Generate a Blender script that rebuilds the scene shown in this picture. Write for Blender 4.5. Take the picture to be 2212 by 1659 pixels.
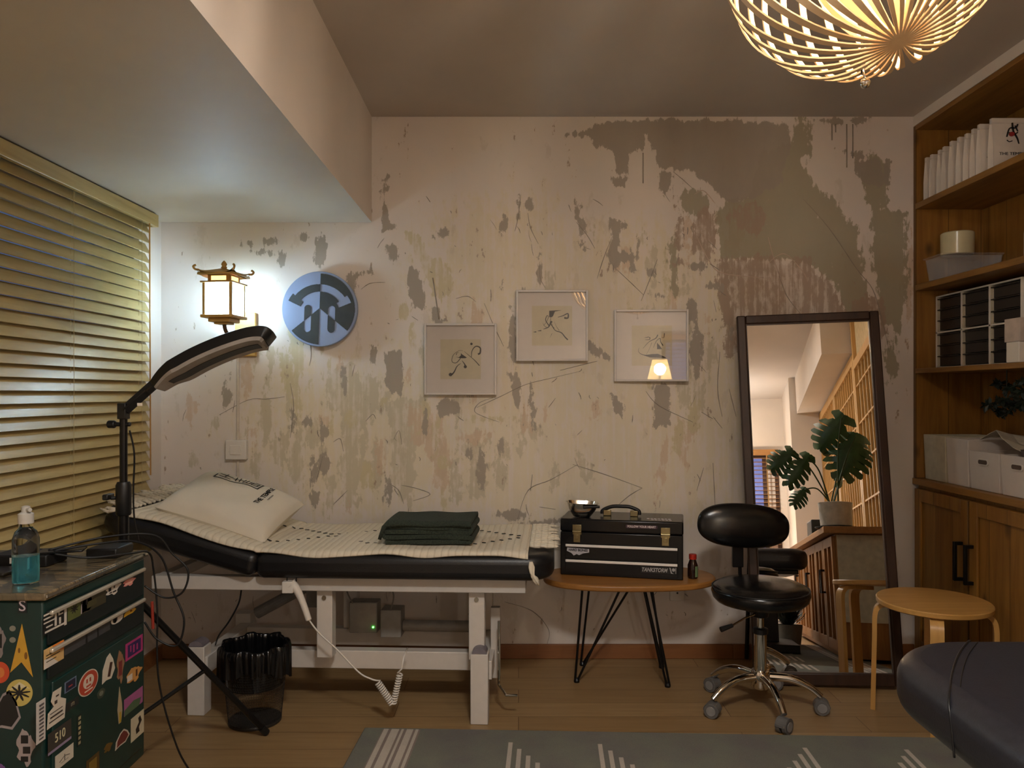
import bpy, math, random
import numpy as np
from mathutils import Matrix, Vector
random.seed(7)
R = math.radians
sc = bpy.context.scene
for o in list(bpy.data.objects): bpy.data.objects.remove(o)
COL = sc.collection

# ------------------------------------------------------------------ camera, world, exposure
cam_d = bpy.data.cameras.new('camera'); cam = bpy.data.objects.new('camera', cam_d); COL.objects.link(cam)
cam.location = (0, 0, 1.15); cam.rotation_euler = (R(90), 0, 0)
cam_d.sensor_fit = 'HORIZONTAL'; cam_d.sensor_width = 36; cam_d.lens = 36*1670/2212
cam_d.shift_x = -14/2212; cam_d.shift_y = 20.5/2212; cam_d.clip_start = .05
sc.camera = cam
sc.view_settings.view_transform = 'Standard'; sc.view_settings.look = 'None'
sc.view_settings.gamma = 1; sc.view_settings.use_curve_mapping = False
sc.view_settings.exposure = 0.12
w = bpy.data.worlds.new('dusk'); sc.world = w; w.use_nodes = True
w.node_tree.nodes['Background'].inputs[0].default_value = (.16, .22, .42, 1)
w.node_tree.nodes['Background'].inputs[1].default_value = .6

P_PENDANT, P_LANTERN, P_SHADE, P_FILL = 27, 17, 50, 32
def lamp(name, loc, power, color, radius=.05, parent=None):
    d = bpy.data.lights.new(name, 'POINT'); d.energy = power; d.color = color; d.shadow_soft_size = radius
    o = bpy.data.objects.new(name, d); COL.objects.link(o); o.location = loc
    if parent: o.parent = parent
    return o

# ------------------------------------------------------------------ materials
def lin(c):
    return tuple(((v/255)/12.92 if v/255 <= .04045 else ((v/255+.055)/1.055)**2.4) for v in c)
class NT:
    def __init__(s, name):
        s.m = bpy.data.materials.new(name); s.m.use_nodes = True; s.t = s.m.node_tree
        s.b = s.t.nodes['Principled BSDF']; s.tc = None
    def n(s, typ, **kw):
        x = s.t.nodes.new(typ)
        for k, v in kw.items(): setattr(x, k, v)
        return x
    def l(s, a, b): s.t.links.new(a, b)
    def co(s, scale=(1, 1, 1), rot=(0, 0, 0), loc=(0, 0, 0)):
        if not s.tc: s.tc = s.n('ShaderNodeTexCoord')
        mp = s.n('ShaderNodeMapping'); mp.inputs['Scale'].default_value = scale
        mp.inputs['Rotation'].default_value = rot; mp.inputs['Location'].default_value = loc
        s.l(s.tc.outputs['Object'], mp.inputs[0]); return mp.outputs[0]
    def noise(s, vec, scale=5, detail=4, rough=.5, dist=0):
        x = s.n('ShaderNodeTexNoise'); x.inputs['Scale'].default_value = scale
        x.inputs['Detail'].default_value = detail; x.inputs['Roughness'].default_value = rough
        x.inputs['Distortion'].default_value = dist
        s.l(vec, x.inputs['Vector']); return x.outputs[0]
    def ramp(s, fac, stops):
        x = s.n('ShaderNodeValToRGB'); e = x.color_ramp.elements
        while len(e) < len(stops): e.new(.5)
        for i, (p, c) in enumerate(stops):
            e[i].position = p; e[i].color = (*c, 1) if len(c) == 3 else c
        s.l(fac, x.inputs[0]); return x.outputs[0]
    def mix(s, fac, a, b, typ='MIX'):
        x = s.n('ShaderNodeMix', data_type='RGBA', blend_type=typ)
        for sock, v in ((x.inputs[0], fac), (x.inputs[6], a), (x.inputs[7], b)):
            if isinstance(v, (int, float)): sock.default_value = v
            elif isinstance(v, tuple): sock.default_value = (*v, 1)
            else: s.l(v, sock)
        return x.outputs[2]
    def math(s, op, a, b=0, c=None):
        x = s.n('ShaderNodeMath', operation=op)
        for i, v in enumerate((a, b, c)):
            if v is None: continue
            if isinstance(v, (int, float)): x.inputs[i].default_value = v
            else: s.l(v, x.inputs[i])
        return x.outputs[0]
    def bump(s, h, strength=.3, dist=.01):
        x = s.n('ShaderNodeBump'); x.inputs['Strength'].default_value = strength
        x.inputs['Distance'].default_value = dist; s.l(h, x.inputs['Height'])
        s.l(x.outputs[0], s.b.inputs['Normal'])
    def set(s, **kw):
        for k, v in kw.items(): s.b.inputs[k].default_value = v
        return s
MC = {}
def flat(name, rgb, rough=.6, metal=0, var=.12, scale=30, bump=0, **kw):
    if name in MC: return MC[name]
    s = NT(name); c = lin(rgb); v = s.co()
    n = s.noise(v, scale, 3)
    s.l(s.ramp(n, [(.3, tuple(x*(1-var) for x in c)), (.7, tuple(min(1, x*(1+var)) for x in c))]), s.b.inputs['Base Color'])
    s.set(Roughness=rough, Metallic=metal)
    for k, x in kw.items(): s.b.inputs[k].default_value = x
    if bump: s.bump(s.noise(v, scale*4, 5), bump, .004)
    MC[name] = s.m; return s.m
def emis(name, rgb, strength):
    if name in MC: return MC[name]
    s = NT(name); s.set(**{'Emission Strength': strength, 'Emission Color': (*lin(rgb), 1), 'Base Color': (*lin(rgb), 1)})
    MC[name] = s.m; return s.m
def wood(name, dark, light, axis='z', knots=False, plank=0, paxis='y', rough=.5, scale=1, kn=.4):
    if name in MC: return MC[name]
    s = NT(name); st = {'x': (1.2, 14, 14), 'y': (14, 1.2, 14), 'z': (14, 14, 1.2)}[axis]
    v = s.co(tuple(a*scale for a in st))
    n = s.noise(v, 2.2, 6, .6, .6)
    col = s.ramp(n, [(.28, lin(dark)), (.72, lin(light))])
    n2 = s.noise(s.co((1, 1, 1)), 3, 2)
    col = s.mix(s.math('MULTIPLY', n2, .35), col, lin(dark))
    if knots:
        ks = {'x': (3, 9, 9), 'y': (9, 3, 9), 'z': (7, 7, 4)}[axis]
        vo = s.n('ShaderNodeTexVoronoi'); vo.inputs['Scale'].default_value = .8
        s.l(s.co(ks, loc=(.3, .2, .1)), vo.inputs['Vector'])
        k = s.ramp(vo.outputs['Distance'], [(.03, (1, 1, 1)), (.14, (0, 0, 0))])
        col = s.mix(s.math('MULTIPLY', k, kn*2), col, lin(tuple(x*.35 for x in dark)))
    if plank:
        sp = s.n('ShaderNodeSeparateXYZ'); s.l(s.co(), sp.inputs[0])
        q = s.math('FRACT', s.math('DIVIDE', sp.outputs['XYZ'.index(paxis.upper())], plank))
        ln = s.math('LESS_THAN', q, .03)
        col = s.mix(s.math('MULTIPLY', ln, .6), col, lin(tuple(x*.4 for x in dark)))
        cell = s.math('FLOOR', s.math('DIVIDE', sp.outputs['XYZ'.index(paxis.upper())], plank))
        wn = s.n('ShaderNodeTexWhiteNoise', noise_dimensions='1D'); s.l(cell, wn.inputs['W'])
        col = s.mix(s.math('MULTIPLY', wn.outputs[0], .3), col, lin(dark))
    s.l(col, s.b.inputs['Base Color']); s.set(Roughness=rough)
    s.bump(n, .12, .004)
    MC[name] = s.m; return s.m
def glass(name, rgb, rough=.02, alpha_trans=1, ior=1.45):
    if name in MC: return MC[name]
    s = NT(name); s.set(**{'Base Color': (*lin(rgb), 1), 'Roughness': rough, 'Transmission Weight': alpha_trans, 'IOR': ior})
    MC[name] = s.m; return s.m

paint = flat('cream_wall_paint', (222, 212, 202), .8, var=.03, scale=4, bump=.08)
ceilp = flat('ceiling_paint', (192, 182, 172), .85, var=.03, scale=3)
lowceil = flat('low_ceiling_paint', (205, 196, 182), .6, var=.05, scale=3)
white_metal = flat('white_powder_coat', (205, 198, 190), .45, var=.03)
black_vinyl = flat('black_vinyl', (22, 22, 24), .38, var=.15, scale=60, bump=.12)
black_gloss = flat('black_gloss_vinyl', (14, 14, 15), .22, var=.1, scale=50, bump=.05)
black_plastic = flat('black_plastic', (18, 18, 19), .45)
black_metal = flat('black_metal', (15, 15, 17), .35, .3)
chrome = flat('chrome', (215, 212, 205), .08, 1, var=.02)
steel = flat('steel', (200, 196, 185), .2, 1, var=.04)
white_plastic = flat('white_plastic', (222, 215, 205), .4, var=.02)
grey_plastic = flat('grey_plastic', (120, 118, 116), .45)
cap_grey = flat('mauve_grey_cap', (120, 112, 118), .5)
pine = wood('pine_boards_vertical', (120, 80, 28), (166, 120, 50), 'z', True, .12, 'y')
pine_x = wood('pine_boards_side', (120, 80, 28), (166, 120, 50), 'z', True, .14, 'x')
pine_y = wood('pine_shelf_board', (116, 78, 30), (166, 122, 56), 'y', True)
darkwood = wood('dark_walnut', (42, 25, 15), (66, 40, 24), 'z', rough=.45)
birch = wood('birch_ply', (178, 130, 66), (206, 160, 92), 'x', rough=.4)
birch_v = wood('birch_ply_bent', (178, 130, 66), (206, 160, 92), 'z', rough=.4)
oak = wood('oak_table', (140, 92, 42), (176, 124, 62), 'x', rough=.4)
bamboo = wood('bamboo_slat', (164, 142, 88), (198, 178, 122), 'y', rough=.38)
lampwood = wood('lantern_wood', (176, 136, 70), (208, 168, 96), 'x', rough=.5)
screenwood = wood('screen_wood', (186, 142, 84), (214, 172, 112), 'z', rough=.5)
skirt = wood('skirting_wood', (120, 76, 42), (150, 98, 56), 'x', rough=.45)
ink = flat('black_ink', (14, 14, 14), .7)

# ------------------------------------------------------------------ mesh helpers
def wmat(o):
    m = Matrix.Identity(4)
    while o is not None: m = o.matrix_basis @ m; o = o.parent
    return m
class MB:
    def __init__(s): s.v = []; s.f = []; s.mi = []; s.cm = 0
    def mat(s, i): s.cm = i; return s
    def add(s, vs, fs, M=None):
        k = len(s.v)
        s.v += [tuple(M @ Vector(p)) if M is not None else tuple(p) for p in vs]
        s.f += [tuple(i+k for i in f) for f in fs]; s.mi += [s.cm]*len(fs); return s
    def box(s, a, b, M=None):
        x0, y0, z0 = a; x1, y1, z1 = b
        return s.add([(x0,y0,z0),(x1,y0,z0),(x1,y1,z0),(x0,y1,z0),(x0,y0,z1),(x1,y0,z1),(x1,y1,z1),(x0,y1,z1)],
            [(0,3,2,1),(4,5,6,7),(0,1,5,4),(1,2,6,5),(2,3,7,6),(3,0,4,7)], M)
    def prism(s, poly, h0, h1, M=None):      # poly in local xy, extruded in z
        n = len(poly)
        a = sum(poly[i][0]*poly[(i+1) % n][1]-poly[(i+1) % n][0]*poly[i][1] for i in range(n))
        if a < 0: poly = poly[::-1]
        vs = [(x, y, h0) for x, y in poly]+[(x, y, h1) for x, y in poly]
        return s.add(vs, [tuple(range(n))[::-1], tuple(range(n, 2*n))]+[(i, (i+1) % n, (i+1) % n+n, i+n) for i in range(n)], M)
    def tube(s, pts, r, n=10, closed=False, cap=True, flatten=None):
        pts = [Vector(p) for p in pts]; N = len(pts)
        rs = r if isinstance(r, (list, tuple)) else [r]*N
        up = None; vs = []
        for i, p in enumerate(pts):
            if closed: t = pts[(i+1) % N]-pts[i-1]
            else: t = pts[min(i+1, N-1)]-pts[max(i-1, 0)]
            t.normalize()
            if up is None:
                up = Vector((0, 0, 1)) if abs(t.z) < .9 else Vector((0, 1, 0))
            a = t.cross(up)
            if a.length < 1e-5: a = t.orthogonal()
            a.normalize(); b = a.cross(t); up = b
            for k in range(n):
                q = 2*math.pi*k/n; vs.append(p+(a*math.cos(q)+b*math.sin(q))*rs[i])
        fs = []
        for i in range(N if closed else N-1):
            j = (i+1) % N
            for k in range(n):
                fs.append((i*n+k, j*n+k, j*n+(k+1) % n, i*n+(k+1) % n))
        if cap and not closed: fs += [tuple(range(n))[::-1], tuple((N-1)*n+k for k in range(n))]
        # orient
        return s.add(vs, [f[::-1] for f in fs])
    def cyl(s, a, b, r, r2=None, n=16): return s.tube([a, b], [r, r if r2 is None else r2], n)
    def lathe(s, prof, n=24, M=None, sx=1, sy=1):  # prof: (r,z) bottom to top
        vs = []; fs = []; m = len(prof)
        for r, z in prof:
            for k in range(n):
                q = 2*math.pi*k/n; vs.append((r*math.cos(q)*sx, r*math.sin(q)*sy, z))
        for i in range(m-1):
            for k in range(n): fs.append((i*n+k, i*n+(k+1) % n, (i+1)*n+(k+1) % n, (i+1)*n+k))
        if prof[0][0] > 1e-6: fs.append(tuple(range(n))[::-1])
        if prof[-1][0] > 1e-6: fs.append(tuple((m-1)*n+k for k in range(n)))
        return s.add(vs, fs, M)
    def ribbon(s, pts, w, N, th):    # flat strip: N gives normal per point
        pts = [Vector(p) for p in pts]; n = len(pts); vs = []; fs = []
        for i, p in enumerate(pts):
            t = (pts[min(i+1, n-1)]-pts[max(i-1, 0)]).normalized()
            nn = Vector(N[i] if isinstance(N, list) else N).normalized()
            ww = w[i] if isinstance(w, list) else w
            a = t.cross(nn).normalized()*ww/2; h = nn*th
            vs += [p-a, p+a, p+a+h, p-a+h]
        for i in range(n-1):
            for k in range(4): fs.append((i*4+k, i*4+(k+1) % 4, i*4+4+(k+1) % 4, i*4+4+k))
        fs += [(0, 1, 2, 3)[::-1], tuple(4*(n-1)+k for k in range(4))]
        return s.add(vs, [f[::-1] for f in fs])
    def surf(s, fn, nu, nv):
        vs = [fn(i/nu, j/nv) for j in range(nv+1) for i in range(nu+1)]
        return s.add(vs, [(j*(nu+1)+i, j*(nu+1)+i+1, (j+1)*(nu+1)+i+1, (j+1)*(nu+1)+i) for j in range(nv) for i in range(nu)])
    def build(s, name, mats, parent=None, smooth=False, bevel=0, seg=2, sub=0, local=False, fix=True):
        me = bpy.data.meshes.new(name)
        vs = s.v
        if parent is not None and not local:
            iv = wmat(parent).inverted(); vs = [tuple(iv @ Vector(p)) for p in vs]
        me.from_pydata(vs, [], s.f)
        if not isinstance(mats, (list, tuple)): mats = [mats]
        for m in mats: me.materials.append(m)
        me.polygons.foreach_set('material_index', s.mi)
        if fix:
            import bmesh
            bm = bmesh.new(); bm.from_mesh(me); bmesh.ops.recalc_face_normals(bm, faces=bm.faces); bm.to_mesh(me); bm.free()
        if smooth:
            me.polygons.foreach_set('use_smooth', [True]*len(me.polygons))
            if smooth == 'auto': me.set_sharp_from_angle(angle=R(38))
        me.update()
        o = bpy.data.objects.new(name, me); COL.objects.link(o)
        if parent is not None: o.parent = parent
        if bevel:
            b = o.modifiers.new('bevel', 'BEVEL'); b.width = bevel; b.segments = seg; b.limit_method = 'ANGLE'; b.angle_limit = R(40)
            me.polygons.foreach_set('use_smooth', [True]*len(me.polygons)); me.set_sharp_from_angle(angle=R(60))
            b.harden_normals = False
        if sub:
            b = o.modifiers.new('sub', 'SUBSURF'); b.levels = sub; b.render_levels = sub
        return o
def thing(name, label, cat, loc=(0, 0, 0), rz=0, group=None):
    o = bpy.data.objects.new(name, None); COL.objects.link(o); o.location = loc; o.rotation_euler = (0, 0, rz)
    o.empty_display_size = .05
    return tag(o, label, cat, group)
def tag(o, label, cat, group=None):
    o['label'] = label; o['category'] = cat
    if group: o['group'] = group
    return o
def struct(o, label=None):
    o['kind'] = 'structure'
    if label: o['label'] = label
    return o
def dup(root, loc=None, rz=None, label=None):
    def cp(o, par):
        c = o.copy(); COL.objects.link(c)
        if par is not None: c.parent = par
        for ch in [x for x in bpy.data.objects if x.parent == o and x != c]: cp(ch, c)
        return c
    r = cp(root, None)
    if loc is not None: r.location = loc
    if rz is not None: r.rotation_euler = (0, 0, rz)
    if label: r['label'] = label
    return r
def text_mesh(mb, s, size, M, depth=.0006, shear=0, bold=0, align='CENTER', sx=1):
    c = bpy.data.curves.new('t', 'FONT'); c.body = s; c.size = size; c.extrude = depth; c.align_x = align; c.align_y = 'CENTER'
    c.shear = shear; c.offset = bold; c.resolution_u = 3
    o = bpy.data.objects.new('t', c); COL.objects.link(o)
    dg = bpy.context.evaluated_depsgraph_get(); me = bpy.data.meshes.new_from_object(o.evaluated_get(dg))
    mb.add([(v.co.x*sx, v.co.y, v.co.z) for v in me.vertices], [tuple(p.vertices) for p in me.polygons], M)
    bpy.data.objects.remove(o); bpy.data.curves.remove(c); bpy.data.meshes.remove(me)
    return mb
def frame(o, x, y):   # matrix from origin and two axes
    x = Vector(x).normalized(); y = Vector(y).normalized(); z = x.cross(y)
    return Matrix((( x.x, y.x, z.x, o[0]), (x.y, y.y, z.y, o[1]), (x.z, y.z, z.z, o[2]), (0, 0, 0, 1)))
FRONT = lambda o: frame(o, (1, 0, 0), (0, 0, 1))      # local xy -> world xz, facing -Y
def wp(px, py, Y): return Vector(((px-1120)*Y/1670, Y, 1.15-(py-850)*Y/1670))
def smooth_path(pts, n=8):
    pts = [Vector(p) for p in pts]; out = []
    for i in range(len(pts)-1):
        p0 = pts[max(i-1, 0)]; p1 = pts[i]; p2 = pts[i+1]; p3 = pts[min(i+2, len(pts)-1)]
        for k in range(n):
            t = k/n
            out.append(.5*((2*p1)+(-p0+p2)*t+(2*p0-5*p1+4*p2-p3)*t*t+(-p0+3*p1-3*p2+p3)*t**3))
    return out+[pts[-1]]
def rrect(x0, y0, x1, y1, r, n=6):
    out = []
    for cx, cy, a in ((x1-r, y1-r, 0), (x0+r, y1-r, 90), (x0+r, y0+r, 180), (x1-r, y0+r, 270)):
        for k in range(n+1):
            q = R(a+90*k/n); out.append((cx+r*math.cos(q), cy+r*math.sin(q)))
    return out

# ------------------------------------------------------------------ room shell
YW, H, ZL, XL, XR, YB = 3.36, 2.353, 1.894, -1.553, 2.03, -1.96
def floor_mat():
    s = NT('laminate_planks'); v = s.co()
    br = s.n('ShaderNodeTexBrick'); br.offset = .37; br.inputs['Scale'].default_value = 1
    br.inputs['Brick Width'].default_value = 1.2; br.inputs['Row Height'].default_value = .125
    br.inputs['Mortar Size'].default_value = .0012; br.inputs['Mortar Smooth'].default_value = .1
    br.inputs['Color1'].default_value = (*lin((160, 132, 92)), 1); br.inputs['Color2'].default_value = (*lin((142, 114, 76)), 1)
    br.inputs['Mortar'].default_value = (*lin((86, 56, 32)), 1); s.l(v, br.inputs['Vector'])
    n = s.noise(s.co((1.5, 22, 1)), 2.5, 6, .6, .4)
    col = s.mix(s.ramp(n, [(.35, (0, 0, 0)), (.75, (.55, .55, .55))]), br.outputs[0], lin((120, 90, 56)))
    s.l(col, s.b.inputs['Base Color']); s.set(Roughness=.42); s.bump(n, .05, .002); return s.m
struct(MB().box((XL-.1, YB-.1, -.1), (XR+.1, YW+.1, 0)).build('floor', floor_mat()))
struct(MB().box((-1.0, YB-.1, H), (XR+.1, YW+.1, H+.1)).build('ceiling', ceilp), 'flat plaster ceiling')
# dropped ceiling over the window side
mb = MB(); xs = lambda y: -.638+.0087*(3.36-y)
mb.prism([(XL-.1, YB-.1), (xs(YB-.1), YB-.1), (xs(YW+.05), YW+.05), (XL-.1, YW+.05)], ZL, H+.08)
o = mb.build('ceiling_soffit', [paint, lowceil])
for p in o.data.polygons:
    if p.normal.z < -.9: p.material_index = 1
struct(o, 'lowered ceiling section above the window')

# back wall with paint patches
def back_wall():
    nx, nz = 720, 470
    X = np.linspace(XL-.05, XR+.05, nx); Z = np.linspace(0, H+.05, nz)
    gx, gz = np.meshgrid(X, Z)
    PX = 1120+gx*1670/YW; PY = 850-(gz-1.15)*1670/YW
    def sd_poly(P):
        P = np.array(P, float); n = len(P); d = np.full(gx.shape, 1e9); ins = np.zeros(gx.shape, bool)
        for i in range(n):
            a = P[i]; b = P[(i+1) % n]; e = b-a; wx = PX-a[0]; wy = PY-a[1]
            t = np.clip((wx*e[0]+wy*e[1])/(e@e+1e-9), 0, 1)
            d = np.minimum(d, np.hypot(wx-t*e[0], wy-t*e[1]))
            c = ((a[1] > PY) != (b[1] > PY)) & (PX < (b[0]-a[0])*(PY-a[1])/(b[1]-a[1]+1e-9)+a[0])
            ins ^= c
        return np.where(ins, -d, d)
    def sd_el(cx, cy, rx, ry, rot=0):
        q = math.radians(rot); u = (PX-cx)*math.cos(q)+(PY-cy)*math.sin(q); v = -(PX-cx)*math.sin(q)+(PY-cy)*math.cos(q)
        return (np.sqrt((u/rx)**2+(v/ry)**2)-1)*min(rx, ry)
    W = 16.
    def layer(items):
        out = np.zeros(gx.shape)
        for it in items:
            sd = sd_poly(it[0]) if isinstance(it[0], (list,)) else sd_el(*it)
            out = np.maximum(out, np.clip(.5-sd/(2*W), 0, 1))
        return out.ravel()
    grey = [([(1225,290),(1260,282),(1310,262),(1420,257),(1560,261),(1700,265),(1712,300),(1700,340),(1690,400),(1640,420),(1600,440),(1560,430),(1530,400),(1500,370),(1470,362),(1415,365),(1412,330),(1396,295),(1385,325),(1362,338),(1356,372),(1338,372),(1327,335),(1302,310),(1290,328),(1275,298)],),
        ([(1322,385),(1354,385),(1352,402),(1326,402)],), ([(1418,368),(1452,372),(1450,415),(1425,414)],),
        ([(1745,255),(1880,252),(1872,266),(1840,270),(1790,270)],), ([(1826,325),(1866,325),(1868,342),(1835,344)],),
        ([(1845,348),(1900,347),(1906,375),(1925,400),(1900,402),(1870,392),(1850,380)],), ([(1912,345),(1928,347),(1922,388),(1911,382)],),
        ([(820,390),(846,402),(836,420),(838,460),(846,480),(862,498),(826,499),(823,450)],),
        (838,380,8,7), (828,388,6,6), (955,505,13,11), (938,513,6,6), (1143,440,11,12), (1118,440,6,26), (1090,486,7,18),
        ([(1316,470),(1347,468),(1352,485),(1340,505),(1338,540),(1362,550),(1358,567),(1330,572),(1318,555)],),
        (1165,590,6,34), ([(883,575),(906,580),(918,620),(916,668),(894,669),(883,620)],), (1085,616,6,14), (1107,715,9,60),
        ([(1410,830),(1447,835),(1452,922),(1414,922)],), ([(1312,838),(1335,860),(1350,880),(1345,900),(1330,895)],), (1293,760,28,9,28),
        (965,880,26,20), (1495,670,18,28), (1505,760,16,60), (1378,540,6,26), (1405,590,14,10), (850,545,14,22),
        ([(830,760),(872,760),(874,810),(862,856),(833,834)],), (757,612,14,30), (692,548,16,32), (540,526,20,7), (580,522,14,8), (570,545,22,6), (655,512,12,7),
        (610,560,8,14), (1040,1000,9,36), (1082,962,7,18), (1110,1112,42,10), (1190,1128,60,8,-6), (700,1000,16,22), (632,905,7,30),
        (790,590,10,8), (1130,640,6,20), (1430,640,14,10), (1510,575,16,9), (1540,620,20,9)]
    olive = [([(1640,330),(1715,310),(1760,395),(1800,435),(1850,490),(1870,600),(1885,690),(1840,720),(1800,610),(1740,565),(1640,560),(1558,560),(1545,480),(1560,440),(1620,420)],),
        ([(1878,430),(1905,450),(1960,460),(1957,640),(1942,720),(1905,700),(1886,560)],), (1500,440,34,34), (1893,400,26,60), (1730,300,22,60), (1925,780,12,60), (1570,640,12,70), (1455,560,8,50)]
    brown = [([(1545,560),(1640,556),(1740,562),(1800,620),(1850,700),(1840,765),(1565,765),(1560,680),(1550,620)],), (1520,505,26,60), (1620,470,40,30), (1880,690,40,50), (1470,500,10,50)]
    ochre = [([(876,500),(905,510),(930,545),(960,558),(984,600),(976,628),(955,652),(943,642),(922,610),(895,560)],), (876,675,9,16), (1440,640,7,55), (665,625,9,12), (640,740,16,70,-8), (620,800,12,40), (1058,905,40,8), (895,720,7,20)]
    beige = [([(703,800),(762,788),(778,822),(803,900),(778,935),(772,1092),(742,1112),(734,1000),(745,900),(710,880)],), ([(833,868),(922,860),(942,940),(902,962),(896,1052),(870,1084),(840,1040),(850,940)],),
        (642,1000,16,62), (575,900,13,52), (600,965,15,44), (680,935,20,32), (628,868,9,60), (1030,1015,20,56), (985,1040,15,44), (560,1005,14,22), (800,842,22,44), (416,990,12,14), (467,913,9,7),
        (1150,930,16,20), (1130,960,12,26), (1480,840,16,60), (1400,700,20,40), (1580,560,10,60), (770,1010,30,24), (880,1070,10,30), (1010,970,30,14)]
    peach = [([(883,878),(942,888),(962,960),(977,1000),(940,1012),(915,962),(890,962)],), (1030,942,34,13,-12), (1350,565,10,26), (1485,500,14,60), (950,1035,20,26), (1590,490,20,50), (1290,890,9,14), (1960,590,9,70), (1175,890,8,12)]
    warm = [(1250,900,420,260), (1100,560,180,120), (800,950,260,160), (1400,650,260,160)]
    rq = random.Random(21)
    for _ in range(130):
        reg = rq.random(); x, y = (rq.gauss(800, 170), rq.gauss(930, 110)) if reg < .6 else ((rq.gauss(1480, 70), rq.gauss(650, 130)) if reg < .85 else (rq.uniform(860, 1500), rq.uniform(480, 1100)))
        if not (400 < x < 1590 and 470 < y < 1125): continue
        rx = rq.uniform(3, 13); e = (x, y, rx, rx*rq.uniform(1, 4.5), rq.gauss(0, 6)); rq.choice([grey, beige, beige, beige, ochre, peach]).append(e)
    W0 = W
    A = [layer(grey), layer(olive), layer(brown), layer(ochre)]; B = [layer(beige), layer(peach)]
    W = 90.
    B += [layer(warm), np.zeros(nx*nz)]
    n = nx*nz
    co = np.stack([gx.ravel(), np.full(n, YW), gz.ravel()], 1)
    i, j = np.meshgrid(np.arange(nx-1), np.arange(nz-1)); b = (j*nx+i).ravel()
    F = np.stack([b, b+1, b+nx+1, b+nx], 1)
    # ribbons: splashes, drips and cracks of the paint
    mb = MB()
    def line(pts, wd, mi=1, taper=True):
        q = [wp(x, y, YW-.0004) for x, y in pts]; q = smooth_path(q, 5); m = len(q)
        ws = [wd*(.35+.65*math.sin(math.pi*(k+.6)/(m+.2)))*random.uniform(.7, 1.25) if taper else wd for k in range(m)]
        mb.mat(mi).ribbon(q, ws, (0, -1, 0), .0008)
    L = [[(1454,371),(1475,388),(1497,408)],[(1735,430),(1790,492),(1850,580),(1885,625),(1905,690),(1921,760)],[(1140,460),(1146,492),(1163,527)],[(1166,565),(1167,600),(1178,622)],
        [(1245,480),(1268,508),(1285,537)],[(1290,602),(1303,560),(1322,512)],[(1330,580),(1362,610),(1390,637)],[(985,645),(1010,640),(1028,652)],[(1046,655),(1065,700),(1088,748)],
        [(1030,880),(1080,857),(1135,831),(1190,817),(1253,802)],[(1065,859),(1036,870),(1025,888),(1045,900),(1079,912)],[(1237,1003),(1310,1026),(1387,1054)],[(1387,1054),(1360,1070),(1333,1093)],
        [(1248,1003),(1190,1036),(1141,1059),(1118,1121)],[(1150,1025),(1146,1060)],[(867,1048),(900,1055),(929,1068),(892,1082)],[(841,1045),(861,1059),(872,1088)],[(683,1042),(690,1015),(697,986)],
        [(1395,845),(1423,876),(1497,912)],[(474,896),(536,864),(575,862),(615,857)],[(627,828),(634,870),(632,907),(627,946)],[(1125,420),(1119,470),(1112,500)],[(1540,900),(1560,925)],[(1515,890),(1540,905)],
        [(1555,760),(1550,840),(1560,900)],[(1680,585),(1700,640),(1740,690)],[(720,1090),(750,1060)],[(1165,1095),(1200,1100)],[(780,625),(800,612),(832,610)],[(1205,760),(1250,700)],[(1210,800),(1290,780)],
        [(655,745),(662,700),(672,760),(668,790)],[(1478,720),(1490,790)],[(1420,560),(1405,600),(1385,650)],[(420,1110),(450,1040)],[(1090,1300),(1150,1320),(1185,1360),(1182,1390)],[(1540,1000),(1545,1100)],[(1520,1010),(1505,1060)],
        [(850,950),(862,930),(868,960)],[(720,955),(735,948),(742,975)],[(790,910),(805,895),(812,905)],[(1185,880),(1200,860)],[(1575,840),(1590,900)]]
    for p in L: line(p, .0029)
    for p in ([(1797,268),(1797,303)],[(1805,268),(1805,286)],[(1829,268),(1829,362)],[(1842,268),(1842,342)],[(1389,330),(1389,396)],[(935,600),(948,690)]): line(p, .005, 1, False)
    for p in ([(1653,575),(1680,552),(1702,552),(1735,588),(1745,610)],[(1659,512),(1675,570),(1697,631)],[(1500,500),(1530,560),(1560,590),(1650,600)],[(1500,420),(1520,412),(1545,440)]): line(p, .004, 2)
    rnd = random.Random(3)
    for _ in range(150):
        x = rnd.choice([rnd.uniform(820, 1560), rnd.uniform(400, 1560)]); y = rnd.uniform(400, 1330) if x > 820 else rnd.uniform(640, 1330)
        a = rnd.gauss(1.4, .5); l = rnd.choice([4, 6, 9, 16, 26]); line([(x, y), (x+l*.5*math.cos(a)+rnd.uniform(-2, 2), y+l*.5*math.sin(a)), (x+l*math.cos(a), y+l*math.sin(a))], rnd.uniform(.0015, .004))
    v2 = np.array(mb.v); k = n
    me = bpy.data.meshes.new('wall_back')
    allv = np.concatenate([co, v2]); f2 = [tuple(i+k for i in f) for f in mb.f]
    me.vertices.add(len(allv)); me.vertices.foreach_set('co', allv.ravel())
    tot = list(F.ravel())+[i for f in f2 for i in f]; ls = np.concatenate([np.arange(len(F))*4, len(F)*4+np.cumsum([0]+[len(f) for f in f2[:-1]])])
    me.loops.add(len(tot)); me.loops.foreach_set('vertex_index', tot)
    me.polygons.add(len(F)+len(f2)); me.polygons.foreach_set('loop_start', ls.astype(int))
    me.polygons.foreach_set('material_index', [0]*len(F)+mb.mi); me.update(calc_edges=True); me.validate()
    for nm, Q in (('stain_a', A), ('stain_b', B)):
        at = me.attributes.new(nm, 'FLOAT_COLOR', 'POINT'); dat = np.zeros((len(allv), 4), 'f'); dat[:n] = np.stack(Q, 1)
        at.data.foreach_set('color', dat.ravel())
    s = NT('distressed_wall_paint'); v = s.co()
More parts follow.
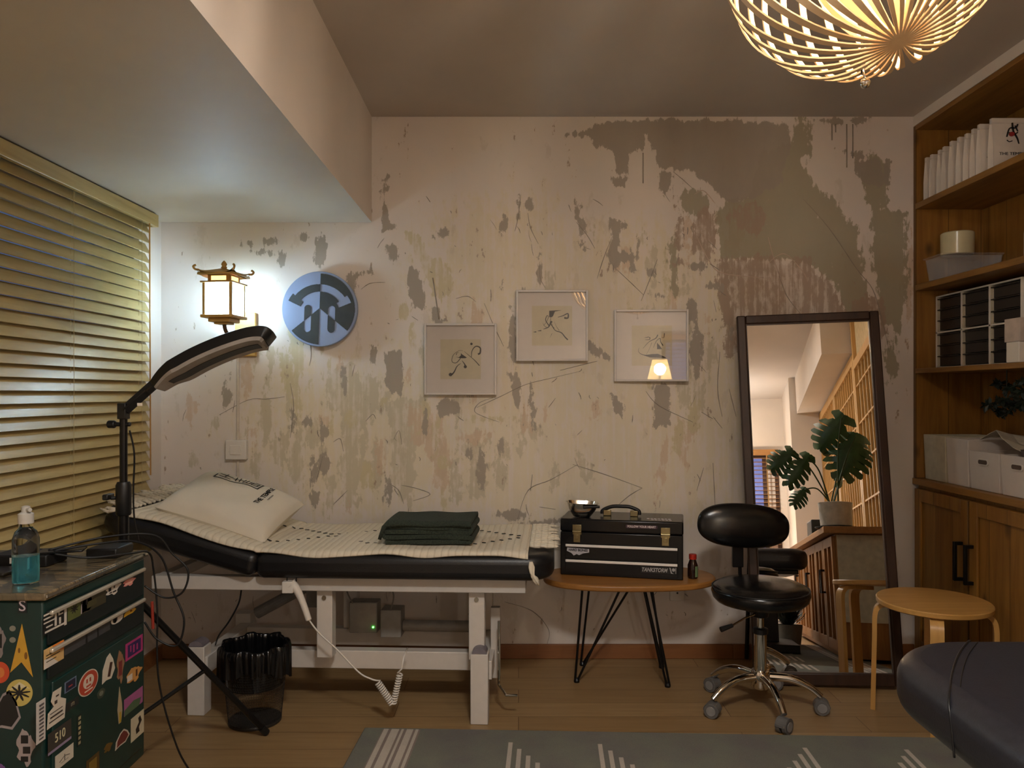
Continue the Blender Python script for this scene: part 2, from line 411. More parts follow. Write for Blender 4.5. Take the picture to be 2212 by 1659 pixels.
    fine = s.noise(s.co((1.4, 1, .7)), 26, 8, .68); mid = s.noise(s.co((1.6, 1, .55)), 8, 5, .6); streak = s.noise(s.co((60, 1, 2.2)), 1, 5, .6)
    pert = s.math('ADD', s.math('MULTIPLY', s.math('SUBTRACT', fine, .5), 2.1), s.math('MULTIPLY', s.math('SUBTRACT', mid, .5), 1.3))
    pert = s.math('ADD', pert, s.math('MULTIPLY', s.math('SUBTRACT', streak, .5), .7))
    col = s.mix(s.ramp(s.noise(v, 1.5, 3), [(.35, (0, 0, 0)), (.65, (1, 1, 1))]), lin((222, 211, 203)), lin((218, 209, 198)))
    def chan(attr, k):
        a = s.n('ShaderNodeAttribute'); a.attribute_name = attr
        if k == 3: return a.outputs['Alpha']
        sp = s.n('ShaderNodeSeparateColor'); s.l(a.outputs['Color'], sp.inputs[0]); return sp.outputs[k]
    dry = s.ramp(s.math('ADD', streak, s.math('MULTIPLY', s.math('SUBTRACT', fine, .5), .9)), [(.34, (.25,)*3), (.52, (1, 1, 1))])
    def lay(col, attr, k, rgb, op, amp=1., th=.5, soft=.05):
        m = s.math('ADD', chan(attr, k), s.math('MULTIPLY', pert, amp))
        m = s.ramp(m, [(th-soft, (0, 0, 0)), (th+soft, (op,)*3)])
        if attr == 'stain_b' or k >= 2: m = s.math('MULTIPLY', m, dry)
        tone = s.mix(s.math('MULTIPLY', mid, .5), lin(rgb), lin(tuple(x*.86 for x in rgb)))
        return s.mix(m, col, tone)
    col = lay(col, 'stain_b', 2, (224, 212, 184), .75, .9, .5, .2)
    gen = s.ramp(s.math('ADD', s.noise(s.co((3, 1, 1.3)), 3, 6, .7), s.math('MULTIPLY', pert, .12)), [(.60, (0, 0, 0)), (.64, (.35,)*3)])
    col = s.mix(gen, col, lin((196, 184, 168)))
    col = lay(col, 'stain_b', 0, (200, 190, 166), .8, .95); col = lay(col, 'stain_b', 1, (212, 186, 160), .7, .95)
    col = lay(col, 'stain_a', 3, (208, 196, 160), .85, .75)
    col = lay(col, 'stain_a', 1, (162, 153, 128), .88, .85); col = lay(col, 'stain_a', 2, (172, 150, 132), .9, 1.1)
    col = lay(col, 'stain_a', 0, (168, 157, 143), .95, .62, .53, .03)
    s.l(col, s.b.inputs['Base Color']); s.set(Roughness=.6); s.bump(fine, .1, .003)
    for m in (s.m, flat('paint_drip', (148, 138, 126), .6), flat('pale_paint_line', (200, 178, 160), .6)): me.materials.append(m)
    o = bpy.data.objects.new('wall_back', me); COL.objects.link(o); return o
struct(back_wall(), 'cream wall with distressed grey and ochre paint patches')
struct(MB().box((XL-.1, YW-.001+.002, 0), (XR+.1, YW+.1, H+.1)).build('wall_back_core', paint)) if False else None

# window wall on the left
wy0, wy1, wz0, wz1 = 0.6, 3.12, .78, 1.8
mb = MB()
mb.box((XL-.2, YB, 0), (XL, YW, wz0)); mb.box((XL-.2, YB, wz1), (XL, YW, ZL+.02)); mb.box((XL-.2, YB, wz0), (XL, wy0, wz1)); mb.box((XL-.2, wy1, wz0), (XL, YW, wz1))
struct(mb.build('wall_left', paint))
wn = MB()
for a, b in (((wy0, wz0), (wy1, wz0+.05)), ((wy0, wz1-.05), (wy1, wz1)), ((wy0, wz0+.05), (wy0+.05, wz1-.05)), ((wy1-.05, wz0+.05), (wy1, wz1-.05)), ((1.82, wz0+.05), (1.88, wz1-.05))):
    wn.box((XL-.16, a[0], a[1]), (XL-.1, b[0], b[1]))
wo = struct(wn.build('window_1', white_plastic))
p = MB().box((XL-.135, wy0+.04, wz0+.04), (XL-.127, wy1-.04, wz1-.04)).build('glass_pane', glass('window_glass', (200, 210, 220)), wo)
struct(MB().box((XL-.1, YB-.1, 0), (XR+.1, YB, H+.05)).build('wall_front', paint))
struct(MB().box((XR, YB, 0), (XR+.1, YW, H+.05)).build('wall_right', paint))
struct(MB().box((1.716, .86, 2.309), (XR, YW, H)).build('trim_1', paint), 'white plaster strip above the bookcase')
struct(MB().box((XL, YW-.012, 0), (.93, YW-.0012, .0635)).box((.93, YW-.012, 0), (1.716, YW-.0012, .0635)).build('baseboard_back', skirt, bevel=.003))
struct(MB().box((XL, 1.0, 0), (XL+.012, YW-.013, .0635)).build('baseboard_left', skirt))
# beam and column at the far side behind the camera (seen in the mirror)
struct(MB().box((1.55, -1.12, 2.0), (XR, .84, H)).build('trim_2', paint), 'boxed beam above the sliding screens')
struct(MB().box((1.49, YB, 0), (XR, -1.12, H)).build('trim_3', paint), 'plaster column beside the far window')

# ------------------------------------------------------------------ venetian blinds
def blind(name, label, x, y0, y1, ztop, zbot, n, facing=1, tilt=62, wand=True):
    t = thing(name, label, 'blind', (x, (y0+y1)/2, zbot))
    if facing:
        MB().box((x+.012, y0, ztop-.052), (x+.03, y1, ztop-.002)).box((x-.022, y1-.014, ztop-.052), (x+.012, y1, ztop-.002)).build('valance', bamboo, t, bevel=.002)
        MB().box((x-.018, y0+.01, ztop-.038), (x+.008, y1-.02, ztop-.004)).build('headrail', flat('headrail_brown', (96, 80, 56), .5), t)
    mb = MB(); w2 = .0235; q = R(tilt); dz = (ztop-.06-zbot-.02)/(n-1)
    for i in range(n):
        zc = ztop-.065-i*dz
        for k in range(1):
            a = (x-w2*math.cos(q), zc-w2*math.sin(q)*-1); b = (x+w2*math.cos(q), zc-w2*math.sin(q))
            nx_, nz_ = math.sin(q)*.0014, math.cos(q)*.0014
            j = random.uniform(-.0012, .0012)
            mb.add([(a[0]-nx_, y0+.02, a[1]-nz_+j), (b[0]-nx_, y0+.02, b[1]-nz_+j), (b[0]+nx_, y0+.02, b[1]+nz_+j), (a[0]+nx_, y0+.02, a[1]+nz_+j),
                    (a[0]-nx_, y1-.035, a[1]-nz_-j), (b[0]-nx_, y1-.035, b[1]-nz_-j), (b[0]+nx_, y1-.035, b[1]+nz_-j), (a[0]+nx_, y1-.035, a[1]+nz_-j)],
                   [(0, 1, 2, 3), (7, 6, 5, 4), (0, 4, 5, 1), (1, 5, 6, 2), (2, 6, 7, 3), (3, 7, 4, 0)])
    mb.build('slats', bamboo, t)
    MB().box((x-.02, y0+.02, zbot-.012), (x+.02, y1-.035, zbot)).build('bottom_rail', bamboo, t, bevel=.003)
    k = y1-.13
    while k > y0+.1:
        c = MB().tube([(x+.024, k, zbot), (x+.024, k, ztop-.05)], .0009, 5).tube([(x-.024, k, zbot), (x-.024, k, ztop-.05)], .0009, 5).tube([(x, k+.02, zbot), (x+.002, k+.02, ztop-.05)], .0008, 5)
        c.build('ladder_cord', flat('blind_cord', (176, 158, 112), .8), t); k -= .47
    if wand: MB().tube([(x+.032, y1-.075, zbot+.3), (x+.028, y1-.075, ztop-.05)], .003, 8).build('wand', flat('wand_amber', (176, 128, 62), .4), t)
    return t
blind('venetian_blind', 'bamboo slatted blind covering the window on the left', -1.519, .95, 3.2, 1.889, .52, 33)
# far blind seen in mirror: built along X
t = thing('venetian_blind', 'open wooden blind on the far window, seen in the mirror', 'blind', (1.0, YB+.06, .5))
MB().box((.95, YB+.03, 1.74), (1.42, YB+.06, 1.80)).build('valance', wood('blind_dark', (150, 104, 56), (180, 130, 74), 'x'), t)
mb = MB(); z = 1.71
while z > .55: mb.box((.97, YB+.01, z), (1.41, YB+.05, z+.003), None); z -= .042
mb.build('slats', wood('blind_dark', (150, 104, 56), (180, 130, 74), 'x'), t)
for k in (1.05, 1.30): MB().box((k, YB+.051, .53), (k+.012, YB+.053, 1.74)).build('ladder_tape', flat('blind_tape', (150, 116, 70), .8), t)
wn = MB()
for a in (((.96, .6), (1.0, 1.76)), ((1.38, .6), (1.42, 1.76)), ((1.0, .6), (1.38, .64)), ((1.0, 1.72), (1.38, 1.76)), ((1.26, .64), (1.30, 1.72)), ((1.0, 1.1), (1.26, 1.14))):
    wn.box((a[0][0], YB+.001, a[0][1]), (a[1][0], YB+.008, a[1][1]))
w2o = struct(wn.build('window_2', flat('window_brown', (70, 44, 28), .5)))
MB().box((1.0, YB+.001, .64), (1.26, YB+.004, 1.72)).build('glass_pane', emis('dusk_sky_glass', (96, 112, 180), .45), w2o)

# ------------------------------------------------------------------ bookcase with cabinet
XF, YE = 1.716, 2.02
bc = thing('bookcase', 'tall pine bookcase built along the right wall', 'bookcase', (XF, 2.7, .785))
MB().box((XF, YW-.02, .786), (2.008, YW-.0015, 2.307)).build('side_panel', pine_x, bc)
MB().box((XF, YE, .786), (2.008, YE+.018, 2.307)).build('side_panel', pine_x, bc)
MB().box((2.008, YE, .786), (2.026, YW-.002, 2.307)).build('back_panel', pine, bc)
for z0, z1 in ((1.237, 1.257), (1.593, 1.618), (1.945, 1.970), (2.287, 2.307)):
    MB().box((XF-.002, YE+.019, z0), (2.0075, YW-.021, z1)).build('shelf', pine_y, bc, bevel=.002)
cb = thing('cabinet', 'low pine cabinet with black bar handles under the bookcase', 'cabinet', (1.86, 2.7, 0))
MB().box((XF-.006, YE, .758), (2.026, YW-.002, .784)).build('worktop', pine_y, cb, bevel=.002)
MB().box((XF+.022, YE, 0), (2.026, YW-.002, .757)).build('body', pine, cb)
for i in range(3):
    a = 3.335-i*.405; b = a-.395
    d = MB().box((XF+.002, b, .045), (XF+.020, a, .742)).build('door', pine, cb, bevel=.002)
    fr = MB()
    for q0, q1 in (((b, .045), (b+.05, .742)), ((a-.05, .045), (a, .742)), ((b+.05, .69), (a-.05, .742)), ((b+.05, .045), (a-.05, .10))):
        fr.box((XF-.008, q0[0], q0[1]), (XF+.0018, q1[0], q1[1]))
    fr.build('door_frame', pine, d, bevel=.002)
    hy = 2.976 if i == 0 else (2.906 if i == 1 else 2.19)
    MB().box((XF-.042, hy-.007, .43), (XF-.031, hy+.007, .58)).box((XF-.032, hy-.007, .43), (XF-.0085, hy+.007, .443)).box((XF-.032, hy-.007, .567), (XF-.0085, hy+.007, .58)).build('handle', black_metal, d, bevel=.001)

# paper bags
bagm = flat('white_kraft_paper', (214, 204, 194), .85, var=.05, scale=14)
ys = [3.30, 3.25, 3.20, 3.155, 3.10, 3.05, 3.00, 2.955, 2.905, 2.85]
def bag(h, wd, pr):
    t = thing('paper_bag', '', 'bag', (0, 0, 0), 0, 'white paper bags on the top shelf')
    d = .036
    mb = MB(); P = [(-wd/2, -d/2, 0), (wd/2, -d/2, 0), (wd/2, d/2, 0), (-wd/2, d/2, 0),
        (-wd/2+.0, -d/2, h*.45), (wd/2, -d/2, h*.45), (wd/2, d/2, h*.45), (-wd/2, d/2, h*.45),
        (-wd/2, -.006, h*.93), (wd/2, -.006, h*.93), (wd/2, .006, h*.93), (-wd/2, .006, h*.93)]
    P += [(-wd/2+.010, 0, h*.45), (wd/2-.010, 0, h*.45), (-wd/2+.010, 0, 0.001), (wd/2-.010, 0, .001), (-wd/2+.004, 0, h*.93), (wd/2-.004, 0, h*.93)]
    F = [(0, 1, 5, 4), (4, 5, 9, 8), (3, 7, 6, 2), (7, 11, 10, 6), (0, 4, 12, 14), (14, 12, 7, 3), (4, 8, 16, 12), (12, 16, 11, 7),
         (1, 15, 13, 5), (15, 2, 6, 13), (5, 13, 17, 9), (13, 6, 10, 17), (0, 14, 3, 2, 15, 1), (8, 9, 17, 10, 11, 16)]
    mb.add(P, F).build('body', bagm, t, local=True)
    MB().box((-wd/2-.001, -.0095, h*.9), (wd/2+.001, .0065, h)).build('folded_top', bagm, t, bevel=.0015, local=True)
    if pr:
        mb = MB(); M = FRONT((0, -.0125, h*.62)); M = Matrix.Translation((0, -.0052, h*.0)) @ Matrix.Rotation(0, 4, 'X') @ FRONT((0, -.0145, h*.55))
        text_mesh(mb, 'THE TEMPLE', .0145, FRONT((0.0, -d/2-.001, h*.30)), .0005, sx=1.25)
        for pts, wd_ in (([(-.02, .03), (-.01, .06), (.012, .062), (.02, .075)], .004), ([(0, .08), (.004, .05), (.018, .025), (.024, .0)], .005), ([(-.012, .045), (.008, .04), (.02, .046)], .0035), ([(-.02, .018), (-.012, .012), (.0, .015)], .003), ([(.01, .07), (.02, .05)], .003)):
            mb.ribbon(smooth_path([(x, -d/2*.72-.001, y+h*.47) for x, y in pts], 4), wd_, (0, -1, 0), .003)
        mb.mat(1); M = FRONT((-.002, -d/2*.70-.001, h*.68)); mb.prism([(.010*math.cos(a*.5), .008*math.sin(a*.5)) for a in range(13)], 0, .004, M)
        mb.build('print', [ink, flat('red_print', (150, 40, 36), .7)], t, local=True)
    return t
names = ['farthest back against the shelf end', 'second from the back', 'third from the back', 'fourth from the back', 'fifth from the back', 'fifth from the front', 'fourth from the front', 'third from the front', 'just behind the nearest', 'nearest, its print in full view']
b0 = bag(.185, .13, False); b1 = bag(.188, .14, True)
for i, y in enumerate(ys):
    src = b1 if i >= 8 else b0
    o = src if i in (0, 8) else dup(src)
    o.location = (1.73+.07+random.uniform(-.004, .004)+(.012 if i == 9 else 0), y, 1.9705); o.scale = (1, 1, random.uniform(.97, 1.03))
    o.rotation_euler = (0, 0, random.uniform(-.04, .04))
    o['label'] = ('white folded-top paper bag printed with lettering, ' if i >= 8 else 'plain white folded-top paper bag on the top shelf, ')+names[i]
MB().box((1.722, 2.74, 1.9705), (1.86, 2.99-.2, 1.9745)).build('paper_sheet', bagm)
tag(bpy.data.objects['paper_sheet'], 'flat white paper sheet on the top shelf in front of the bags', 'paper')

# clear box and ceramic pot
clear = NT('clear_plastic'); clear.set(**{'Base Color': (.93, .9, .9, 1), 'Roughness': .12, 'Alpha': .15}); clear = clear.m
t = thing('storage_box', 'clear plastic lidded box on the second shelf', 'box', (1.87, 3.26, 1.6185))
mb = MB(); Z0, Z1 = 1.619, 1.722
def taper(mb, x0, y0, x1, y1, z0, z1, i, th):
    for sgn in (0, 1):
        pass
    A = [(x0+i, y0+i), (x1-i, y0+i), (x1-i, y1-i), (x0+i, y1-i)]; B = [(x0, y0), (x1, y0), (x1, y1), (x0, y1)]
    A2 = [(x0+i+th, y0+i+th), (x1-i-th, y0+i+th), (x1-i-th, y1-i-th), (x0+i+th, y1-i-th)]; B2 = [(x0+th, y0+th), (x1-th, y0+th), (x1-th, y1-th), (x0+th, y1-th)]
    V = [(*p, z0) for p in A]+[(*p, z1) for p in B]+[(*p, z0+th) for p in A2]+[(*p, z1) for p in B2]
    F = [(0, 1, 2, 3), (8, 11, 10, 9)]
    for k in range(4):
        n = (k+1) % 4; F += [(k, n, 4+n, 4+k), (8+k, 12+k, 12+n, 8+n), (4+k, 4+n, 12+n, 12+k)]
    return mb.add(V, F)
taper(mb, 1.752, 3.185, 1.995, 3.33, Z0, Z1, .012, .002); mb.build('body', clear, t, bevel=.004)
MB().box((1.745, 3.178, 1.7225), (2.0, 3.336, 1.7305)).build('lid', clear, t, bevel=.003)
pot = MB().lathe([(.060, 0), (.063, .003), (.064, .09), (.060, .094), (.054, .094), (.054, .088)], 40, Matrix.Translation((1.845, 3.25, 1.7308))).build('ceramic_jar', flat('cream_glaze', (206, 196, 160), .2, var=.03), smooth='auto')
tag(pot, 'cream glazed round jar standing on the clear plastic box', 'jar')
t = thing('spray_bottle', 'white plastic bottle at the right edge of the second shelf', 'bottle', (1.77, 2.685, 1.6185))
MB().lathe([(.030, 0), (.034, .004), (.034, .09), (.030, .115), (.014, .135), (.013, .15)], 28, Matrix.Translation((1.795, 2.685, 1.6187))).build('body', white_plastic, t, smooth='auto')
MB().lathe([(.015, .15), (.015, .175), (.008, .178)], 20, Matrix.Translation((1.795, 2.685, 1.6187))).build('cap', white_plastic, t, smooth='auto')

# drawer organiser
t = thing('drawer_organiser', 'white two-tier rack of small black drawers on the third shelf', 'drawer unit', (1.88, 3.05, 1.2575))
mb = MB(); OX0, OX1, OZ = 1.80, 1.95, 1.2575
yl = [3.33, 3.142, 2.955, 2.767]
for z in (0, .15, .304): mb.box((OX0, yl[3]-.004, OZ+z), (OX1, yl[0]+.004, OZ+z+.006))
for y in yl: mb.box((OX0, y-.005, OZ+.006), (OX1, y+.005, OZ+.304))
mb.build('frame', white_plastic, t)
dk = flat('smoked_drawer', (34, 30, 28), .3)
for c in range(3):
    for r in range(2):
        for k in range(3):
            z0 = OZ+.01+r*.152+k*.046; a, b = yl[c+1]+.007, yl[c]-.022
            m = MB().box((OX0+.004, a, z0), (OX1-.002, b, z0+.040)).mat(1).box((OX0-.006, a, z0+.038), (OX0+.012, b+.004, z0+.0425))
            m.build('drawer', [dk, flat('drawer_lip', (16, 14, 14), .3)], t)
    MB().box((OX0+.001, yl[c]-.020, OZ+.007), (OX0+.12, yl[c]-.006, OZ+.149)).box((OX0+.001, yl[c]-.020, OZ+.157), (OX0+.12, yl[c]-.006, OZ+.303)).build('side_rail', flat('rail_cream', (190, 180, 158), .5), t)
t = tag(MB().box((1.722, 2.66, 1.2578), (1.768, 2.73, 1.33)).build('tissue_box', white_plastic, bevel=.002), 'small white box standing at the front edge of the third shelf', 'box')
t = tag(MB().box((1.722, 2.655, 1.3305), (1.79, 2.74, 1.412)).build('carton', flat('carton_white', (196, 180, 168), .7), bevel=.001), 'small white carton stacked in front of the black drawers', 'box')

# white bins on cabinet
binm = flat('bin_white', (214, 206, 200), .45, var=.03)
def bin_(y0, y1, h, handle, label, m=binm):
    t = thing('storage_bin', label, 'bin', (1.86, (y0+y1)/2, .785), 0, 'white bins on the cabinet top')
    mb = MB(); taper(mb, 1.744, y0, 1.975, y1, .7848, .7848+h, .006, .004)
    mb.build('body', m, t, bevel=.006, seg=3)
    if handle:
        yc = (y0+y1)/2
        f = MB().prism(rrect(-.032, -.012, .032, .012, .010), -.0015, .0015, frame((1.7425, yc, .785+h-.038), (0, -1, 0), (0, 0, 1)))
        f.build('handle_rim', white_plastic, t)
        MB().prism(rrect(-.027, -.008, .027, .008, .007), -.001, .001, frame((1.7408, yc, .785+h-.038), (0, -1, 0), (0, 0, 1))).build('handle_slot', flat('slot_dark', (88, 74, 66), .8), t)
bin_(3.16, 3.33, .19, False, 'tall pale bin nearest the bookcase end wall', flat('bin_translucent', (190, 184, 164), .3))
bin_(3.0, 3.155, .186, False, 'tall white bin between the pale bin and the slotted bins')
bin_(2.805, 2.995, .145, True, 'low white bin with handle slot, left of the two slotted bins')
bin_(2.605, 2.80, .145, True, 'low white bin with handle slot holding the grey cup, at the right edge')
mb = MB()
def paperfn(u, v): return (1.78+.12*v+.01*math.sin(9*u), 2.985-.31*u, .940+.045*(1-abs(2*u-.7))+.008*math.sin(7*u+2*v)+.025*v)
mb.surf(lambda u, v: tuple(a+b for a, b in zip(paperfn(u, v), (0, 0, .022*math.sin(37*u+11*v)+.010*math.sin(53*v+5*u)+.02))), 6, 2); o = mb.build('tissue_paper', flat('paper_grey', (180, 172, 156), .8), fix=False)
so = o.modifiers.new('s', 'SOLIDIFY'); so.thickness = .002
tag(o, 'crumpled white wrapping paper sticking up from the bins', 'paper')
t = thing('cup', 'small grey cup resting on the right slotted bin', 'cup', (1.80, 2.70, .90))
MB().lathe([(.024, 0), (.030, .045), (.033, .047), (.027, .047), (.024, .006)], 24, Matrix.Translation((1.79, 2.70, .905))).build('body', flat('cup_grey', (96, 84, 78), .5), t, smooth='auto')
# hanging greenery
t = thing('hanging_plant', 'dark green leafy garland hanging below the third shelf', 'plant', (1.85, 2.8, 1.2))
st = MB(); lf = MB(); rnd = random.Random(5)
for q in range(7):
    a = Vector((1.80+rnd.uniform(-.03, .06), 2.62, 1.22-rnd.uniform(0, .06))); b = Vector((1.79+rnd.uniform(-.03, .07), 3.02-rnd.uniform(0, .22), 1.2-rnd.uniform(0, .14)))
    pts = smooth_path([a, (a+b)/2+Vector((0, 0, rnd.uniform(-.04, .02))), b], 12); st.tube(pts, .003, 5)
    for p in pts:
        for _ in range(4):
            d = Vector((rnd.gauss(0, 1), rnd.gauss(0, 1), rnd.gauss(-.2, 1))).normalized(); s_ = d.cross(Vector((rnd.random(), rnd.random(), rnd.random()))).normalized()
            l = rnd.uniform(.018, .034); lf.add([p, p+d*l*.5+s_*l*.22, p+d*l, p+d*l*.5-s_*l*.22], [(0, 1, 2, 3)])
st.tube([(1.8, 2.64, 1.19), (1.80, 2.64, 1.236)], .003, 5).tube([(1.8, 2.85, 1.17), (1.80, 2.85, 1.236)], .002, 5)
dgreen = flat('dark_leaf', (22, 34, 22), .5)
st.build('stem', dgreen, t); lf.build('leaves', dgreen, t, fix=False)

# ------------------------------------------------------------------ standing mirror
th, ph, rl = R(7), R(7.3), R(-1.6)
BL = Vector((.930, 3.05, 0.002)); MW, MH = .566, 1.483
u0 = Vector((math.cos(ph), -math.sin(ph), 0)); n0 = Vector((math.sin(ph), math.cos(ph), 0))
v0 = n0*math.sin(th)+Vector((0, 0, math.cos(th)))
u = u0*math.cos(rl)-v0*math.sin(rl)*-1*-1; u = (u0*math.cos(rl)-v0*math.sin(rl)).normalized(); v = (v0*math.cos(rl)+u0*math.sin(rl)).normalized()
BL = BL+Vector((0, 0, .0))
MM = frame(BL, u, v)    # local x right, y up, z towards viewer
t = thing('standing_mirror', 'tall leaning floor mirror in dark brown wooden frame', 'mirror', tuple(BL))
mb = MB(); fw = .036
for a, b in (((0, 0), (fw, MH)), ((MW-fw, 0), (MW, MH)), ((fw, 0), (MW-fw, fw+.012)), ((fw, MH-fw), (MW-fw, MH))):
    mb.box((a[0], a[1], -.022), (b[0], b[1], .006), MM)
mb.build('frame', darkwood, t, bevel=.005)
mb = MB()
for a, b in (((fw-.001, fw), (fw+.004, MH-fw)), ((MW-fw-.004, fw), (MW-fw+.001, MH-fw)), ((fw, MH-fw-.004), (MW-fw, MH-fw+.001))):
    mb.box((a[0], a[1], -.008), (b[0], b[1], .001), MM)
mb.build('inner_bead', darkwood, t)
mg = NT('mirror_silver'); mg.set(**{'Base Color': (.95, .93, .9, 1), 'Metallic': 1, 'Roughness': .005}); mg = mg.m
MB().box((fw-.004, fw-.004, -.016), (MW-fw+.004, MH-fw+.004, -.008), MM).build('mirror_glass', mg, t)
a = MM @ Vector((.06, 1.15, -.024)); MB().tube([a, (.985, 3.338, .02), (.985, 3.338, .006)], .009, 10).build('rear_leg', black_metal, t)

# ------------------------------------------------------------------ framed drawings
fr_m = flat('white_frame', (212, 204, 196), .4, var=.02); mount = flat('mount_board', (216, 206, 196), .8, var=.02); pap = flat('aged_paper', (206, 194, 164), .85, var=.04)
cg = NT('frame_glazing'); cg.set(**{'Base Color': (1, 1, 1, 1), 'Roughness': .02, 'Alpha': .10, 'Specular IOR Level': .8}); 
cg.t.nodes.remove(cg.b) if False else None
def glaz():
    s = NT('picture_glass'); g = s.n('ShaderNodeBsdfGlossy'); g.inputs['Roughness'].default_value = .01
    tr = s.n('ShaderNodeBsdfTransparent'); fr = s.n('ShaderNodeFresnel'); fr.inputs[0].default_value = 1.6
    mx = s.n('ShaderNodeMixShader'); s.l(s.math('ADD', fr.outputs[0], .02), mx.inputs[0]); s.l(tr.outputs[0], mx.inputs[1]); s.l(g.outputs[0], mx.inputs[2])
    s.l(mx.outputs[0], s.t.nodes['Material Output'].inputs[0]); return s.m
GL = glaz()
def picture(x0, y0, x1, y1, label, strokes, blobs, inset, yaw=0, pitch=0, dark=False):
    a = wp(x0, y1, YW-.02); b = wp(x1, y0, YW-.02); W_, H_ = b.x-a.x, b.z-a.z; cx, cz = (a.x+b.x)/2, (a.z+b.z)/2
    t = thing('framed_drawing', label, 'picture', (cx, YW-.017, cz), 0, 'framed ink drawings on the wall'); t.rotation_euler = (pitch, 0, yaw)
    T = FRONT((0, 0, 0)); mb = MB(); f = .009
    for p, q in (((-W_/2, -H_/2), (-W_/2+f, H_/2)), ((W_/2-f, -H_/2), (W_/2, H_/2)), ((-W_/2+f, -H_/2), (W_/2-f, -H_/2+f)), ((-W_/2+f, H_/2-f), (W_/2-f, H_/2))):
        mb.box((*p, -.006), (*q, .016), T)
    mb.build('frame', fr_m, t, bevel=.0015, local=True)
    MB().box((-W_/2+f, -H_/2+f, -.004), (W_/2-f, H_/2-f, .002), T).build('mount', mount, t, local=True)
    ix0, iy0, ix1, iy1 = inset
    pb = MB().box((ix0*W_, iy0*H_, .002), (ix1*W_, iy1*H_, .003), T).build('paper', pap, t, local=True)
    mb = MB()
    for pts, wd in strokes:
        q = smooth_path([(x*W_, -.0035, z*H_) for x, z in pts], 6); n = len(q)
        ws = [wd*W_*(.25+.75*(k/(n-1))) for k in range(n)]
        mb.ribbon(q, ws, (0, -1, 0), .0006)
    for poly in blobs: mb.prism([(x*W_, z*H_) for x, z in poly], .0034, .0041, T)
    mb.build('ink_drawing', ink, t, local=True)
    MB().box((-W_/2+f-.001, -H_/2+f-.001, .008), (W_/2-f+.001, H_/2-f+.001, .0095), T).build('glazing', GL, t, local=True)
def circ(cx, cy, r, n=14): return [(cx+r*math.cos(2*math.pi*k/n), cy+r*math.sin(2*math.pi*k/n)) for k in range(n)]
picture(917, 699, 1073, 853, 'left and lowest of the three framed ink drawings, on cream paper', [
    ([(.03, .12), (-.02, .12), (-.10, .06), (-.12, -.03), (-.06, -.05), (.0, .02), (.01, .08)], .012), ([(.05, .11), (.12, .05), (.20, -.02), (.26, -.09)], .012),
    ([(.15, .03), (.16, .12), (.21, .18), (.27, .16), (.27, .09), (.24, .07)], .026), ([(.0, -.06), (-.05, -.10), (-.09, -.18), (-.13, -.22)], .022), ([(.02, -.02), (.05, -.06), (.07, -.10)], .02), ([(-.06, .03), (.0, .02), (.07, .02)], .012), ([(-.02, .09), (-.05, .09), (-.06, .06)], .01)],
    [circ(-.14, -.215, .024), circ(.15, .215, .017), circ(.065, -.105, .022), [(-.03, .02), (.09, .02), (.02, .07)]], (-.28, -.28, .28, .28))
picture(1115, 627, 1270, 780, 'middle and highest of the three framed ink drawings, with black corner wedge', [
    ([(-.02, .20), (-.02, .10), (-.02, .03), (.03, -.04)], .012), ([(.08, .12), (.15, .14), (.22, .17), (.22, .11), (.17, .11)], .026), ([(-.12, .0), (-.08, .05), (-.05, .12), (-.07, .14), (-.09, .08), (-.05, .01), (-.04, .0)], .014),
    ([(-.01, .05), (.01, -.02), (.05, -.07), (.13, -.10), (.18, -.16), (.22, -.20)], .018), ([(-.26, -.09), (-.22, -.088)], .016), ([(-.2, -.075), (-.15, -.07)], .016), ([(-.12, -.05), (-.05, -.02), (-.02, .04), (0, .06)], .026), ([(.03, .06), (.06, -.01), (.10, -.07)], .006), ([(-.03, -.17), (.0, -.11)], .006), ([(-.13, .04), (-.1, -.01), (-.06, -.03)], .008)],
    [[(-.04, .21), (.14, .22), (.04, .20), (.015, .14), (.0, .12), (-.04, .12)]], (-.28, -.28, .28, .28))
picture(1327, 669, 1486, 824, 'right one of the three framed ink drawings, lamp reflected in its glass', [
    ([(-.11, -.04), (-.03, .05), (.06, .10), (.09, .15)], .014), ([(.03, -.03), (.07, .06), (.12, .10), (.13, .05), (.16, .0)], .014), ([(.14, .12), (.17, .11), (.18, .17)], .012), ([(-.09, .11), (-.03, .12)], .012), ([(-.08, .08), (-.02, .085), (-.02, .12)], .014),
    ([(-.16, -.03), (-.17, -.08), (-.13, -.12), (-.05, -.14)], .01), ([(-.08, -.15), (-.03, -.06), (.01, .04)], .005)],
    [[(-.10, -.135), (.0, -.12), (.09, -.115), (.15, -.14), (.21, -.175), (.1, -.17), (-.02, -.165)], [(.08, -.05), (.08, .04), (.115, .0), (.15, -.05)]], (-.26, -.28, .28, .28), yaw=R(-3.4))

